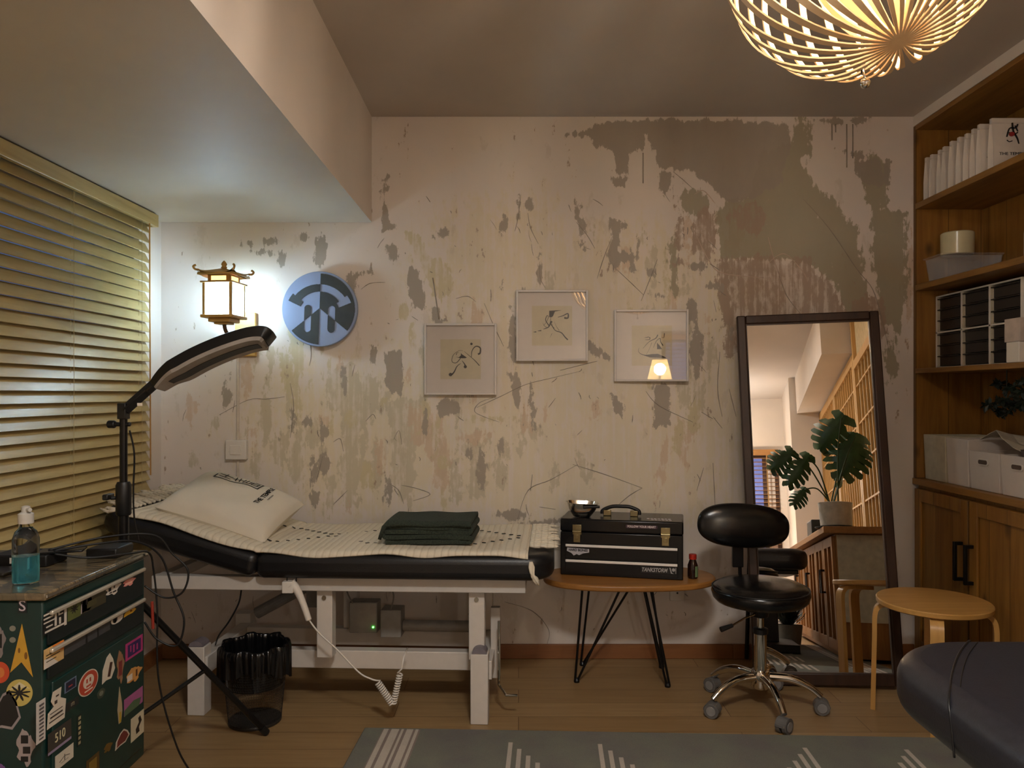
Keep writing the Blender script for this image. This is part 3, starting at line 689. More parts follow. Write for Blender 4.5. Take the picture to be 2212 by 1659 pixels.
# ------------------------------------------------------------------ round emblem sign
def sign():
    c = wp(692, 668, YW-.04); cx, cz = c.x, c.z; rad = .161
    t = thing('round_sign', 'round blue-grey sign with dark emblem beside the wall lantern', 'sign', (cx, YW-.04, cz))
    t.rotation_euler = (0, R(2), 0)
    MB().lathe([(rad-.002, -.012), (rad, -.010), (rad, .010), (rad-.002, .012)], 72, Matrix.Rotation(R(90), 4, 'X')).build('disc', flat('sign_blue_grey', (140, 156, 188), .5, var=.05, scale=8), t, smooth='auto', local=True)
    MB().cyl((0, .012, 0), (0, .0385, 0), .03).build('spacer', grey_plastic, t, local=True)
    mb = MB(); n = 230; s = 2*rad/n; M = FRONT((0, 0, 0))
    xs_ = -rad+(np.arange(n)+.5)*s; U, V = np.meshgrid(xs_, xs_); q = rad/510
    x = U/q; y = V/q                      # units of the emblem, radius 510
    r = np.hypot(x, y); inner = r < 478
    right_up = (x > 0) & (y > -x*.72+25-0) ; right_up = (x > 0) & (y > 10-x*.76)
    left_dn = (x < 0) & (y < 10+x*.86)
    base = (right_up | left_dn)
    ra = np.hypot(x, y+90); ang = np.degrees(np.arctan2(np.abs(x), y+90))
    arch = (ra > 325) & (ra < 425) & (ang < 62) | ((ra > 285) & (ra < 465) & (ang >= 52) & (ang < 66)) 
    def slot(cx0): return (np.abs(x-cx0) < 48) & (np.abs(y+135) < 135) | (np.hypot(x-cx0, y-0) < 48) | (np.hypot(x-cx0, y+270) < 48)
    fig = arch | slot(-158) | slot(165)
    dark = (base ^ fig) & inner
    for j in range(n):
        i = 0; row = dark[j]
        while i < n:
            if row[i]:
                k = i
                while k < n and row[k]: k += 1
                mb.box((xs_[i]-s/2, xs_[j]-s/2, .0122), (xs_[k-1]+s/2, xs_[j]+s/2, .0145), M); i = k
            else: i += 1
    mb.build('emblem', flat('emblem_charcoal', (52, 58, 60), .6), t, local=True, fix=False)
sign()

# ------------------------------------------------------------------ wall lantern
c = wp(488, 645, 3.16)
t = thing('wall_lantern', 'lit wooden pagoda lantern on the wall above the treatment bed', 'lamp', (-1.205, YW, 1.45))
LM = Matrix.Translation((-1.205, 3.165, 1.462)) @ Matrix.Rotation(R(-6), 4, 'Z')
hw = .056
mb = MB(); mb.box((-hw-.012, -hw-.012, -.006), (hw+.012, hw+.012, .006), LM).box((-hw+.01, -hw+.01, -.022), (hw-.01, hw-.01, -.006), LM)
mb.box((-.03, -.03, -.03), (.03, .03, -.022), LM); mb.build('base', lampwood, t, bevel=.003)
mb = MB()
for sx in (-1, 1):
    for sy in (-1, 1): mb.box((sx*hw-.005, sy*hw-.005, .006), (sx*hw+.005, sy*hw+.005, .135), LM)
mb.box((-hw-.012, -hw-.012, .135), (hw+.012, hw+.012, .141), LM)
mb.build('frame', lampwood, t)
mb = MB(); h2 = hw-.012
for s0 in (-1, 1):
    for (a, b) in (((-h2, .141), (h2, .146)), ((-h2, .164), (h2, .170)), ((-h2, .146), (-h2+.012, .164)), ((h2-.012, .146), (h2, .164))):
        mb.box((a[0], s0*h2-.003, a[1]), (b[0], s0*h2+.003, b[1]), LM); mb.box((s0*h2-.003, a[0], a[1]), (s0*h2+.003, b[0], b[1]), LM)
mb.build('collar', lampwood, t)
paperm = emis('lit_lantern_paper', (222, 240, 255), 4.5)
mb = MB()
for s0 in (-1, 1):
    mb.box((-hw+.005, s0*hw-.001, .007), (hw-.005, s0*hw+.001, .134), LM); mb.box((s0*hw-.001, -hw+.005, .007), (s0*hw+.001, hw-.005, .134), LM)
o = mb.build('paper_panes', paperm, t)
mb = MB()
for s0 in (-1, 1):
    mb.box((-h2+.012, s0*h2-.001, .146), (h2-.012, s0*h2+.001, .164), LM); mb.box((s0*h2-.001, -h2+.012, .146), (s0*h2+.001, h2-.012, .164), LM)
mb.build('upper_panes', emis('lit_lantern_amber', (255, 214, 130), 2.2), t)
mb = MB(); rw = .075
def roof(u_, v_):
    a, b = u_*2-1, v_*2-1; m = max(abs(a), abs(b)); cdist = abs(a)*abs(b)
    return LM @ Vector((a*rw, b*rw, .172+.030*(1-m)**.8+.018*cdist**3))
mb.surf(roof, 16, 16); mb.surf(lambda u_, v_: roof(u_, v_)-Vector((0, 0, .010)), 16, 16)
n = 17
for (sx, sy) in ((-1, -1), (1, -1), (1, 1), (-1, 1)):
    p = [LM @ Vector((sx*(rw-.004), sy*(rw-.004), .185)), LM @ Vector((sx*(rw+.006), sy*(rw+.006), .186)), LM @ Vector((sx*(rw+.011), sy*(rw+.011), .196)), LM @ Vector((sx*(rw+.004), sy*(rw+.004), .203))]
    mb.tube(smooth_path(p, 4), .0045, 8)
for q in range(4):
    M_ = LM @ Matrix.Rotation(R(90*q), 4, 'Z'); mb.box((-rw, -rw-.001, .166), (rw, -rw+.003, .174), M_)
mb.build('roof', lampwood, t, fix=False, smooth=True)
MB().lathe([(.010, .198), (.013, .204), (.008, .209), (.012, .216), (.009, .224), (.002, .232)], 16, LM).build('finial', lampwood, t, smooth=True)
MB().box((-1.225, 3.338, 1.31), (-1.135, 3.3585, 1.50)).build('wall_plate', lampwood, t, bevel=.004)
MB().tube(smooth_path([(-1.205, 3.165, 1.435), (-1.20, 3.18, 1.40), (-1.185, 3.25, 1.365), (-1.18, 3.34, 1.36)], 8), .008, 10).build('bracket', flat('lantern_bracket', (84, 58, 34), .5), t, smooth=True)
mb = MB()
for x in (-1.205, -1.155): mb.cyl((x, 3.337, 1.36), (x, 3.328, 1.36), .005)
mb.build('screw', flat('lantern_bracket', (84, 58, 34), .5), t)
lamp('lantern_light', (-1.205, 3.165, 1.53), P_LANTERN, (.56, .82, 1.0), .03)
paperm.node_tree.nodes['Principled BSDF'].inputs['Alpha'].default_value = .55
# cable raceway + switch
t = thing('light_switch', 'white wall switch with cable running up to the lantern', 'switch', (-1.21, YW, .77))
a = wp(492, 992, YW); b = wp(537, 950, YW)
MB().box((a.x, YW-.032, a.z), (b.x, YW-.0015, b.z)).build('back_box', white_plastic, t, bevel=.004)
MB().box((a.x+.022, YW-.036, a.z+.022), (b.x-.022, YW-.0315, b.z-.022)).build('rocker', white_plastic, t, bevel=.001)
mb = MB()
for y0_, y1_ in ((736, 951), (992, 1140)):
    p0, p1 = wp(515, y0_, YW), wp(515, y1_, YW); mb.box((p0.x-.006, YW-.008, p1.z), (p0.x+.006, YW-.0015, p0.z))
mb.build('raceway', flat('raceway_paint', (206, 194, 178), .7), t, bevel=.002)

# ------------------------------------------------------------------ pendant of veneer hoops
PC = Vector((.583, 1.31, 1.925)); PR = .232
t = thing('pendant_lamp', 'large pendant lamp of bent pale veneer hoops', 'lamp', tuple(PC))
ven = wood('bent_veneer', (216, 184, 142), (232, 206, 166), 'z', rough=.5)
TM = Matrix.Translation(PC) @ Matrix.Rotation(R(-7), 4, 'Y') @ Matrix.Rotation(R(-19), 4, 'X')
NH = 16
def hoop(ang, rx, rz, wd, off, name='hoop'):
    mb = MB(); n = 72; pts = []; N = []
    ca, sa = math.cos(ang), math.sin(ang)
    vs = []
    for k in range(n):
        q = 2*math.pi*k/n; r_, z_ = rx*math.sin(q), -rz*math.cos(q)
        nr = Vector((math.sin(q)*ca/rx, math.sin(q)*sa/rx, -math.cos(q)/rz)).normalized(); p = Vector((r_*ca, r_*sa, z_)); s_ = Vector((-sa, ca, 0))*wd/2*(.16+.84*min(1, abs(math.sin(q))*1.5))
        ctr = p+Vector((-sa, ca, 0))*off*math.sin(q)**2
        h = nr*.0016
        vs += [TM @ (ctr-s_-h), TM @ (ctr+s_-h), TM @ (ctr+s_+h), TM @ (ctr-s_+h)]
    fs = []
    for k in range(n):
        j = (k+1) % n
        for i in range(4): fs.append((k*4+i, k*4+(i+1) % 4, j*4+(i+1) % 4, j*4+i))
    mb.add(vs, fs); return mb.build(name, ven, t, smooth='auto')
for i in range(NH):
    hoop(math.pi*i/NH+.08, PR*(1-.015*(i % 2)), PR*.975, .0125, 0)
for i in range(6):
    hoop(math.pi*i/6+.2, PR*.42, PR*.9, .018, 0, 'inner_hoop')
top = TM @ Vector((0, 0, PR*.97))
MB().tube([PC+Vector((0, 0, -PR*1.0)), PC+Vector((0, 0, PR*.9)), (PC.x, PC.y, H-.02)], .003, 8).build('rod', black_metal, t)
MB().lathe([(.05, -.025), (.05, -.001)], 28, Matrix.Translation((PC.x, PC.y, H))).build('ceiling_rose', white_plastic, t)
mb = MB(); mb.lathe([(.001, -.009), (.006, -.007), (.009, 0), (.006, .007), (.001, .009)], 16, Matrix.Translation(PC+Vector((0, -.01, -PR-.021)))); mb.tube([PC+Vector((0, -.01, -PR-.014)), PC+Vector((0, 0, -PR+.01))], .002, 6)
mb.build('finial', chrome, t, smooth=True)
mb = MB(); prof = [(.012, -.11), (.03, -.10), (.036, -.07), (.036, .06), (.03, .075), (.012, .08)]
mb.lathe(prof, 24, Matrix.Translation(PC)); bo = mb.build('bulb', emis('glowing_bulb', (255, 236, 200), 30), t, smooth=True)
pl = lamp('pendant_light', tuple(PC), P_PENDANT, (1, .92, .84), .04); bo.visible_shadow = True
bo.data.materials[0].node_tree.nodes['Principled BSDF'].inputs['Alpha'].default_value = .6

# lamp with shade on the far side of the room; unseen ceiling lamp added to brighten bed and floor
t = thing('floor_lamp', 'floor lamp with pale cone shade behind the camera', 'lamp', (.9, -1.35, 0))
MB().lathe([(.13, 0), (.13, .015), (.02, .022)], 28, Matrix.Translation((.9, -1.35, 0))).build('base', black_metal, t)
MB().cyl((.9, -1.35, .02), (.9, -1.35, 1.34), .009).build('pole', black_metal, t)
sh = NT('lamp_shade_cloth'); sh.set(**{'Base Color': (*lin((240, 214, 160)), 1), 'Roughness': .9, 'Alpha': .75, 'Emission Color': (*lin((255, 214, 140)), 1), 'Emission Strength': 1.6})
o = MB().surf(lambda a, b: (.9+(.13-.055*b)*math.cos(2*math.pi*a), -1.35+(.13-.055*b)*math.sin(2*math.pi*a), 1.28+.22*b), 32, 2).build('lamp_shade', sh.m, t, smooth=True, fix=False)
lamp('shade_light', (.9, -1.35, 1.40), P_SHADE, (1, .94, .88), .06)
t = thing('added_fill_lamp', 'flat round ceiling lamp added out of view as fill light', 'lamp', (.15, .45, H))
MB().lathe([(.19, -.03), (.20, -.02), (.20, -.001)], 40, Matrix.Translation((.15, .45, H))).build('housing', white_plastic, t)
MB().lathe([(.0, -.034), (.185, -.034), (.185, -.0305), (.0, -.0305)], 40, Matrix.Translation((.15, .45, H))).build('diffuser', emis('fill_lamp_diffuser', (255, 236, 212), 4), t)
ad = bpy.data.lights.new('added_fill_light', 'AREA'); ad.shape = 'DISK'; ad.size = .34; ad.energy = P_FILL; ad.color = (1, .96, .91)
ao = bpy.data.objects.new('added_fill_light', ad); COL.objects.link(ao); ao.location = (.15, .45, H-.04)

# ------------------------------------------------------------------ treatment bed
bed = thing('treatment_bed', 'long treatment bed with black vinyl padding and white metal frame', 'bed', (.122, 2.62, 0), R(-2.6))
BM = wmat(bed)
SL = math.tan(R(16))
def padf(x0, x1, y0, y1, rr, z0, z1, left=False):
    P = rrect(x0, y0, x1, y1, .05)
    out = []
    for (cx, cy, a, r) in ((x1, y1, 0, rr[0]), (x0, y1, 90, rr[1]), (x0, y0, 180, rr[2]), (x1, y0, 270, rr[3])):
        sx = -1 if cx == x1 else 1; sy = -1 if cy == y1 else 1
        for k in range(9):
            q = R(a+90*k/8); out.append((cx+sx*r+r*math.cos(q), cy+sy*r+r*math.sin(q)))
    return out
W_BED = .585
mb = MB().prism(padf(-1.035, 0, 0, W_BED, (.10, .03, .03, .10), 0, 0), .508, .596)
o = mb.build('leg_cushion', black_vinyl, bed, bevel=.034, seg=5, local=True)
HM = Matrix.Translation((-1.045, 0, .508)) @ Matrix.Rotation(R(16), 4, 'Y')
mb = MB().prism(padf(-.602, 0, 0, W_BED, (.03, .12, .12, .03), 0, 0), 0, .088, HM)
mb.build('head_cushion', black_vinyl, bed, bevel=.034, seg=5, local=True)
mb = MB()
for y in (.06, .49): mb.box((-1.43, y, .455), (-.10, y+.04, .503))
for x in (-1.43, -1.05, -.6, -.14): mb.box((x, .10, .460), (x+.04, .49, .500))
mb.build('upper_frame', white_metal, bed, bevel=.003, local=True)
for x in (-.302, -.845):
    for y in (.09, .44): MB().box((x, y, .210), (x+.056, y+.05, .454)).build('lift_post', white_metal, bed, bevel=.003, local=True)
mb = MB()
for y in (.178, .44): mb.box((-1.24, y, .142), (-.27, y+.045, .208))
mb.box((-1.29, .09, .142), (-1.24, .55, .208)).box((-.27, .09, .142), (-.22, .50, .208))
mb.build('base_beam', white_metal, bed, bevel=.003, local=True)
for x, dy in ((-1.31, .05), (-.292, .02)):
    for y in (.03+dy, .50): MB().box((x, y, 0), (x+.062, y+.06, .245)).build('leg', white_metal, bed, bevel=.003, local=True)
for (x, y, z) in ((-.261, .078, .2455), (-1.279, .108, .2455), (-.274, .115, .4545), (-.817, .115, .4545)):
    MB().prism([(x-.026+.026*1+.026*math.cos(a*math.pi/10), .020*math.sin(a*math.pi/10)) for a in range(11)], -.028, .028, Matrix.Translation((0, y, z)) @ Matrix(((1, 0, 0, 0), (0, 0, -1, 0), (0, 1, 0, 0), (0, 0, 0, 1)))).build('end_cap', cap_grey, bed, local=True)
for x in (-.274, -.817): MB().cyl((x, .0895, .425), (x, .085, .425), .008).build('bolt', steel, bed, local=True)
MB().box((-.95, .30, .33), (-.90, .34, .456)).cyl((-1.15, .32, .30), (-.93, .32, .42), .022).build('head_actuator', grey_plastic, bed, local=True)
mb = MB().box((-.80, .36, .216), (-.69, .43, .335)); mb.build('control_box', flat('control_box_grey', (150, 146, 138), .5), bed, bevel=.004, local=True)
MB().cyl((-.705, .3595, .240), (-.705, .357, .240), .0035).build('power_light', emis('green_led', (90, 255, 90), 8), bed, local=True)
MB().box((-.67, .33, .209), (-.59, .41, .315)).cyl((-.59, .37, .245), (-.33, .37, .245), .022).build('lift_motor', flat('motor_grey', (140, 136, 130), .5), bed, bevel=.003, local=True)
# side bar / foot lever on the right
MB().tube([(-.20, .16, .33), (-.20, .16, .10), (-.17, .10, .085), (-.13, .10, .085)], .005, 8).build('foot_lever', chrome, bed, local=True)
MB().box((-.235, .22, .10), (-.20, .25, .36)).build('lever_bracket', white_metal, bed, bevel=.002, local=True)
# black power cable under the bed
cablem = flat('black_cable', (16, 16, 17), .5)
MB().tube(smooth_path([(-1.12, .10, .458), (-1.13, .10, .40), (-1.17, .11, .33), (-1.22, .14, .27), (-1.26, .20, .215)], 8), .003, 6).build('cable', cablem, bed, local=True)
MB().tube(smooth_path([(-.78, .34, .336), (-.80, .33, .40), (-.74, .33, .45), (-.66, .33, .44), (-.62, .33, .38), (-.63, .34, .318)], 8), .003, 6).build('cable', flat('grey_cable', (120, 112, 104), .5), bed, local=True)
# hand control with coiled cord
t = thing('hand_control', 'white hand control hooked on the bed rail with coiled cord', 'remote', (-.79, 2.68, .47))
hy = 2.675
p = lambda x, y, Y=hy: wp(x, y, Y)
mb = MB(); A_ = p(631, 1262); B_ = p(668, 1340)
mb.tube(smooth_path([p(628, 1262), p(640, 1272), p(655, 1305), p(667, 1340)], 5), [.010+.012*math.exp(-k/5) for k in range(16)], 10)
hk = p(628, 1262); mb.box((hk.x-.026, hy-.018, hk.z-.028), (hk.x+.012, hy+.012, hk.z+.012))
mb.build('handset', white_plastic, t, bevel=.003)
mb = MB()
for x in (620, 640): mb.tube([p(x, 1256)+Vector((0, .0, 0)), p(x, 1244)], .002, 6)
mb.build('hook', black_metal, t)
mb = MB(); pts = smooth_path([p(668, 1340), p(690, 1368), p(730, 1405), p(775, 1452), p(800, 1466), p(813, 1470)], 8)
def coil(a, b, n, r):
    d = b-a; t_ = d.normalized(); s_ = t_.cross(Vector((0, 1, 0))).normalized(); w_ = t_.cross(s_); out = []
    for k in range(n*8+1): q = k/8*2*math.pi; out.append(a+d*(k/(n*8))+s_*r*math.cos(q)+w_*r*math.sin(q))
    return out
pts += coil(p(816, 1474), p(848, 1522), 12, .0105)+coil(p(850, 1520), p(864, 1455), 12, .009)+[p(868, 1445), p(872, 1420), p(880, 1400, 2.74)]
mb.tube(pts, .0030, 6).build('coiled_cord', white_plastic, t, smooth=True)

# blanket
def topz(x, y, off=.003):
    z = .597 if x > -1.04 else .597+(-1.04-x)*SL+.002
    z += .004*math.exp(-((x+1.04)/.06)**2); z += .004 if x < -1.04 else 0
    d = min(y, W_BED-y); r_ = .034
    if d < r_: z -= r_-math.sqrt(max(0, r_*r_-(r_-max(d, 0))**2))
    return z+off
bl = thing('woven_blanket', 'cream woven blanket with black dashes and fringe, spread over the bed', 'blanket', (.122, 2.62, .6), R(-2.6))
def bm_(): 
    s = NT('cream_cotton_weave'); v = s.co()
    wv = s.n('ShaderNodeTexWave', bands_direction='X'); wv.inputs['Scale'].default_value = 13; wv.inputs['Distortion'].default_value = 1.2; wv.inputs['Detail'].default_value = 3; wv.inputs['Detail Scale'].default_value = 2
    s.l(v, wv.inputs[0]); n_ = s.noise(v, 160, 3)
    c = s.ramp(wv.outputs['Fac'], [(.02, lin((206, 194, 172))), (.2, lin((224, 214, 194)))])
    s.l(s.mix(s.math('MULTIPLY', n_, .3), c, lin((196, 182, 158))), s.b.inputs['Base Color']); s.set(Roughness=.95)
    s.bump(s.math('ADD', s.math('MULTIPLY', n_, .6), wv.outputs['Fac']), .5, .003); return s.m
crm = bm_()
xa, xb = -1.49, -.09
rn = random.Random(2); ph_ = [rn.uniform(0, 6) for _ in range(6)]
def bfn(u_, v_):
    x = xa+(xb-xa)*u_; y = .008+(W_BED-.03)*v_
    y += .004*math.sin(17*x+ph_[0])*(1 if v_ < .5 else 0)
    return (x, y, topz(x, y, .004)+.0022*math.sin(9*x+4*y+ph_[1])+.0015*math.sin(31*x+ph_[2])+.002*math.sin(14*y+ph_[3]+3*x)-.6+.003)
o = MB().surf(bfn, 150, 40).build('weave', crm, bl, smooth=True, local=True, fix=False)
so = o.modifiers.new('s', 'SOLIDIFY'); so.thickness = .006; so.offset = 1
mb = MB()
def dot(x, y, a):
    z = topz(x, y, .004)-.6+.0085; q = a
    c_, s_ = math.cos(q), math.sin(q); L_ = .0085; w_ = .0038
    P = [(x+c_*i*L_-s_*j*w_, y+s_*i*L_+c_*j*w_) for i, j in ((-1, 0), (-.6, -1), (.6, -1), (1, 0), (.6, 1), (-.6, 1))]
    zz = [topz(px_, py_, .004)-.6+.0085 for px_, py_ in P]
    mb.add([(px_, py_, z_) for (px_, py_), z_ in zip(P, zz)]+[(px_, py_, z_+.002) for (px_, py_), z_ in zip(P, zz)], [(0, 5, 4, 3, 2, 1), (6, 7, 8, 9, 10, 11)]+[(k, (k+1) % 6, (k+1) % 6+6, k+6) for k in range(6)])
per = .36
for k in range(int((xb-xa)/per*2)+1):
    x0 = xb-.03-k*per/2
    for j in range(6):
        f = (j+.5)/6; x = x0-per/2*f
        if x < xa+.03: continue
        off = f if k % 2 == 0 else 1-f
        dot(x, .30+.12*off, R(-25 if k % 2 else 25)); dot(x, .28-.15*off, R(25 if k % 2 else -25))
mb.build('black_dashes', ink, bl, local=True)
def fringe(x0, sgn, n, hang):
    mb = MB()
    for k in range(n):
        y = .02+(W_BED-.055)*k/(n-1)
        for r_ in range(3):
            yy = y+rn.uniform(-.006, .006); l = rn.uniform(.07, .11); dy = rn.uniform(-.03, .02); pts = []
            for i in range(7):
                f = i/6; x = x0+sgn*l*f; y2 = yy+dy*f*f+.005*math.sin(8*f+k)
                y2 = max(y2, .002); z = topz(x, min(max(y2, 0), W_BED), .006)-.6+.004+.004*math.sin(5*f+r_*2+k)**2
                if k < 3 and hang: 
                    y2 = yy-.028*min(1, f*2)-.004; z = topz(x0, .0, 0)-.6-.085*max(0, f-.15)+.012
                    x = x0+sgn*(.03*f+.006*math.sin(6*f+r_))
                pts.append((x, y2, z))
            mb.tube(pts, [.004, .006, .0065, .0055, .0065, .005, .002], 6)
    mb.build('fringe', crm, bl, smooth=True, local=True)
fringe(xb+.002, 1, 18, True); fringe(xa-.002, -1, 18, False)

# pillow
pl_ = thing('pillow', 'white canvas pillow with black printed logo on the raised head end', 'pillow', (-1.085, 2.955, .70))
cen = Vector((-1.085, 2.945, .722)); PMx = Matrix.Translation(cen) @ Matrix.Rotation(R(-4), 4, 'Z') @ Matrix.Rotation(R(17), 4, 'Y') @ Matrix.Rotation(R(15), 4, 'X')
pw, pd, pt = .212, .178, .066
def pil(sg):
    def f(u_, v_):
        a, b = u_*2-1, v_*2-1
        e = max(0, (1-abs(a)**3.2))*max(0, (1-abs(b)**3.2))
        sx = 1-.07*(1-abs(a)**2*0)*(b*b)*(1-a*a)*0-.05*(1-b*b)*(abs(a)**3)*1.0
        sy = 1-.06*(1-a*a)*(abs(b)**3)
        w_ = .0025*math.sin(11*a+3*b)+.002*math.sin(7*b-5*a)
        return PMx @ Vector((a*pw*sx, b*pd*sy, sg*(pt*e**.45+w_*e*(1 if sg > 0 else .3)) ))
    return f
mb = MB().surf(pil(1), 44, 36).surf(pil(-1), 44, 36)
canvas = flat('canvas_white', (216, 208, 192), .9, var=.04, scale=5, bump=.15)
o = mb.build('cover', canvas, pl_, smooth=True, fix=False)
def onpil(x, y, off=.0012):
    a, b = x/pw, y/pd; e = max(0, (1-abs(a)**3.2))*max(0, (1-abs(b)**3.2)); w_ = .0025*math.sin(11*a+3*b)+.002*math.sin(7*b-5*a)
    return PMx @ Vector((x, y, pt*e**.45+w_*e+off))
def wrap(mbt, off=.0014):   # mb built in pillow plane -> wrap over its surface
    out = MB(); out.v = [tuple(onpil(p[0], p[1], off+p[2])) for p in mbt.v]; out.f = mbt.f; out.mi = mbt.mi; return out
tm = MB()
def stroke(m, pts, w_): 
    for i in range(len(pts)-1):
        a, b = Vector((*pts[i], 0)), Vector((*pts[i+1], 0)); d = (b-a); n = max(1, int(d.length/.008))
        s_ = Vector((-d.y, d.x, 0)).normalized()*w_/2; e_ = d.normalized()*w_/2
        for k in range(n):
            p_, q_ = a+d*k/n-(e_ if k == 0 else e_*0), a+d*(k+1)/n+(e_ if k == n-1 else e_*0)
            m.add([p_-s_, q_-s_, q_+s_, p_+s_], [(0, 1, 2, 3)])
X0, X1, Y0, Y1 = -.125, .055, .060, .118
for a, b in (((X0, Y0), (X1, Y0)), ((X1, Y0), (X1, Y1)), ((X1, Y1), (X1-.03, Y1)), ((X0, Y0), (X0, Y0+.03))): stroke(tm, [a, b], .005)
for pts in ([(-.065, .098), (-.015, .098)], [(-.04, .112), (-.04, .078)], [(-.06, .078), (-.018, .078)], [(-.002, .11), (.006, .075)], [(-.008, .092), (.028, .096)], [(.014, .112), (.022, .074)], [(.036, .108), (.036, .074), (.062, .074), (.062, .104)], [(.048, .112), (.048, .08)], [(.07, .104), (.07, .076), (.094, .076), (.094, .108), (.07, .104)], [(.07, .09), (.094, .092)]): stroke(tm, [(x-.05, y) for x, y in pts], .0045)
T_ = Matrix.Translation((.135, -.012, 0)) @ Matrix.Rotation(R(74), 4, 'Z')
tm2 = MB(); text_mesh(tm2, 'THE TEMPLE', .026, Matrix.Translation((.098, .035, 0)) @ Matrix.Rotation(R(90), 4, 'Z'), .0002, bold=.0006, sx=1.05)
text_mesh(tm2, 'TATTOO', .009, Matrix.Translation((.122, .035, 0)) @ Matrix.Rotation(R(90), 4, 'Z'), .0002, sx=1.3)
wrap(tm, .0016).build('logo_print', ink, pl_, fix=False); wrap(tm2, .0018).build('lettering', ink, pl_, fix=False)

# folded towel
tw = thing('folded_towel', 'dark green folded towel lying on the cream blanket', 'towel', (-.31, 2.86, .612))
TMx = Matrix.Translation((-.318, 2.845, .616)) @ Matrix.Rotation(R(-3), 4, 'Z')
def towel_mat():
    s = NT('dark_green_terry'); v = s.co(); n_ = s.noise(v, 220, 4); s.l(s.ramp(n_, [(.3, lin((34, 42, 34))), (.7, lin((58, 66, 54)))]), s.b.inputs['Base Color']); s.set(Roughness=1); s.bump(n_, .8, .004); return s.m
tg = towel_mat()
mb = MB(); layers = 4; lt = .0165; W2 = .148; D2 = .115
path = []
for i in range(layers):
    xs_ = [-W2, W2] if i % 2 == 0 else [W2, -W2]
    m = 12
    for k in range(m+1):
        x = xs_[0]+(xs_[1]-xs_[0])*k/m; path.append((x, .009+i*(lt+.0012)+.002*math.sin(x*14+i)))
    if i < layers-1:
        c_ = xs_[1]; s_ = 1 if c_ > 0 else -1
        for k in range(1, 6): q = -math.pi/2+math.pi*k/6; path.append((c_+s_*.009*math.cos(q), .009+(i+.5)*(lt+.0012)+.0088*math.sin(q)))
N_ = len(path)
def tfn(v_, u_):
    f = u_*(N_-1); i = min(int(f), N_-2); g = f-i
    x, z = path[i][0]+(path[i+1][0]-path[i][0])*g, path[i][1]+(path[i+1][1]-path[i][1])*g
    yy = -D2+2*D2*v_+ .004*math.sin(u_*40)*(1 if v_ < .5 else -.6)
    z -= .006*max(0, abs(v_*2-1)-.75)*z/.05
    return TMx @ Vector((x, yy, z))
o = mb.surf(tfn, 10, N_-1).build('terry', tg, tw, smooth=True, fix=False)
so = o.modifiers.new('s', 'SOLIDIFY'); so.thickness = .0155; so.offset = 0
bv = o.modifiers.new('b', 'BEVEL'); bv.width = .006; bv.segments = 3; bv.angle_limit = R(50)
def tlay(sg):
    def f(u_, v_):
        a, b = u_*2-1, v_*2-1
        x = a*(W2+.012)*1; z = .071-.0*a
        k = max(0, -a-.86)/.14; z -= .045*k**2; z -= .03*(max(0, abs(b)-.9)/.1)**2*(.3)
        return TMx @ Vector((x-.002, b*(D2+.004), z+sg+.0018*math.sin(6*a+2*b)))
    return f
mb = MB().surf(tlay(0), 30, 20)
o = mb.build('top_fold', tg, tw, smooth=True, fix=False); so = o.modifiers.new('s', 'SOLIDIFY'); so.thickness = .012; so.offset = 1

# ------------------------------------------------------------------ waste bin
t = thing('waste_bin', 'black wire mesh waste bin with a black liner under the bed', 'bin', (-.925, 2.715, 0))
WM = Matrix.Translation((-.925, 2.715, 0)); n, m = 72, 28; vs = []; 
rr_ = lambda z: .088+.024*z/.255
mb = MB()
for j in range(m+1):
    z = .004+.25*j/m
    for k in range(n): q = 2*math.pi*(k+.5*(j % 2))/n; vs.append((rr_(z)*math.cos(q), rr_(z)*math.sin(q), z))
mb.add(vs, [(j*n+k, j*n+(k+1) % n, (j+1)*n+(k+1) % n, (j+1)*n+k) for j in range(m) for k in range(n)], WM)
wm_ = flat('bin_wire', (52, 50, 48), .4, .5)
o = mb.build('mesh_wall', wm_, t, fix=False); wf = o.modifiers.new('w', 'WIREFRAME'); wf.thickness = .0008; wf.use_even_offset = False
MB().lathe([(.086, 0), (.090, .002), (.090, .008), (.0885, .012)], 40, WM).build('base_ring', wm_, t)
mb = MB()
def liner(u_, v_):
    q = 2*math.pi*u_; c_ = .004*math.sin(13*q)+.003*math.sin(29*q+2)
    # v 0..1 : inside bottom -> rim -> outside fold
    if v_ < .6: f = v_/.6; z = .13+.135*f; r_ = rr_(z)-.006+c_*f*.8
    elif v_ < .75: f = (v_-.6)/.15; z = .265+.012*math.sin(math.pi*f)+.005*math.sin(7*q)*math.sin(math.pi*f); r_ = .106+.012*f+c_
    else: f = (v_-.75)/.25; z = .262-(.085+.02*math.sin(2*q+1)+.008*math.sin(9*q))*f; r_ = .119+c_*(1+f)-.004*f
    return WM @ Vector((r_*math.cos(q), r_*math.sin(q), z))
mb.surf(liner, 150, 24)
mb.build('bag_liner', flat('bin_liner', (12, 12, 14), .22), t, smooth=True, fix=False)

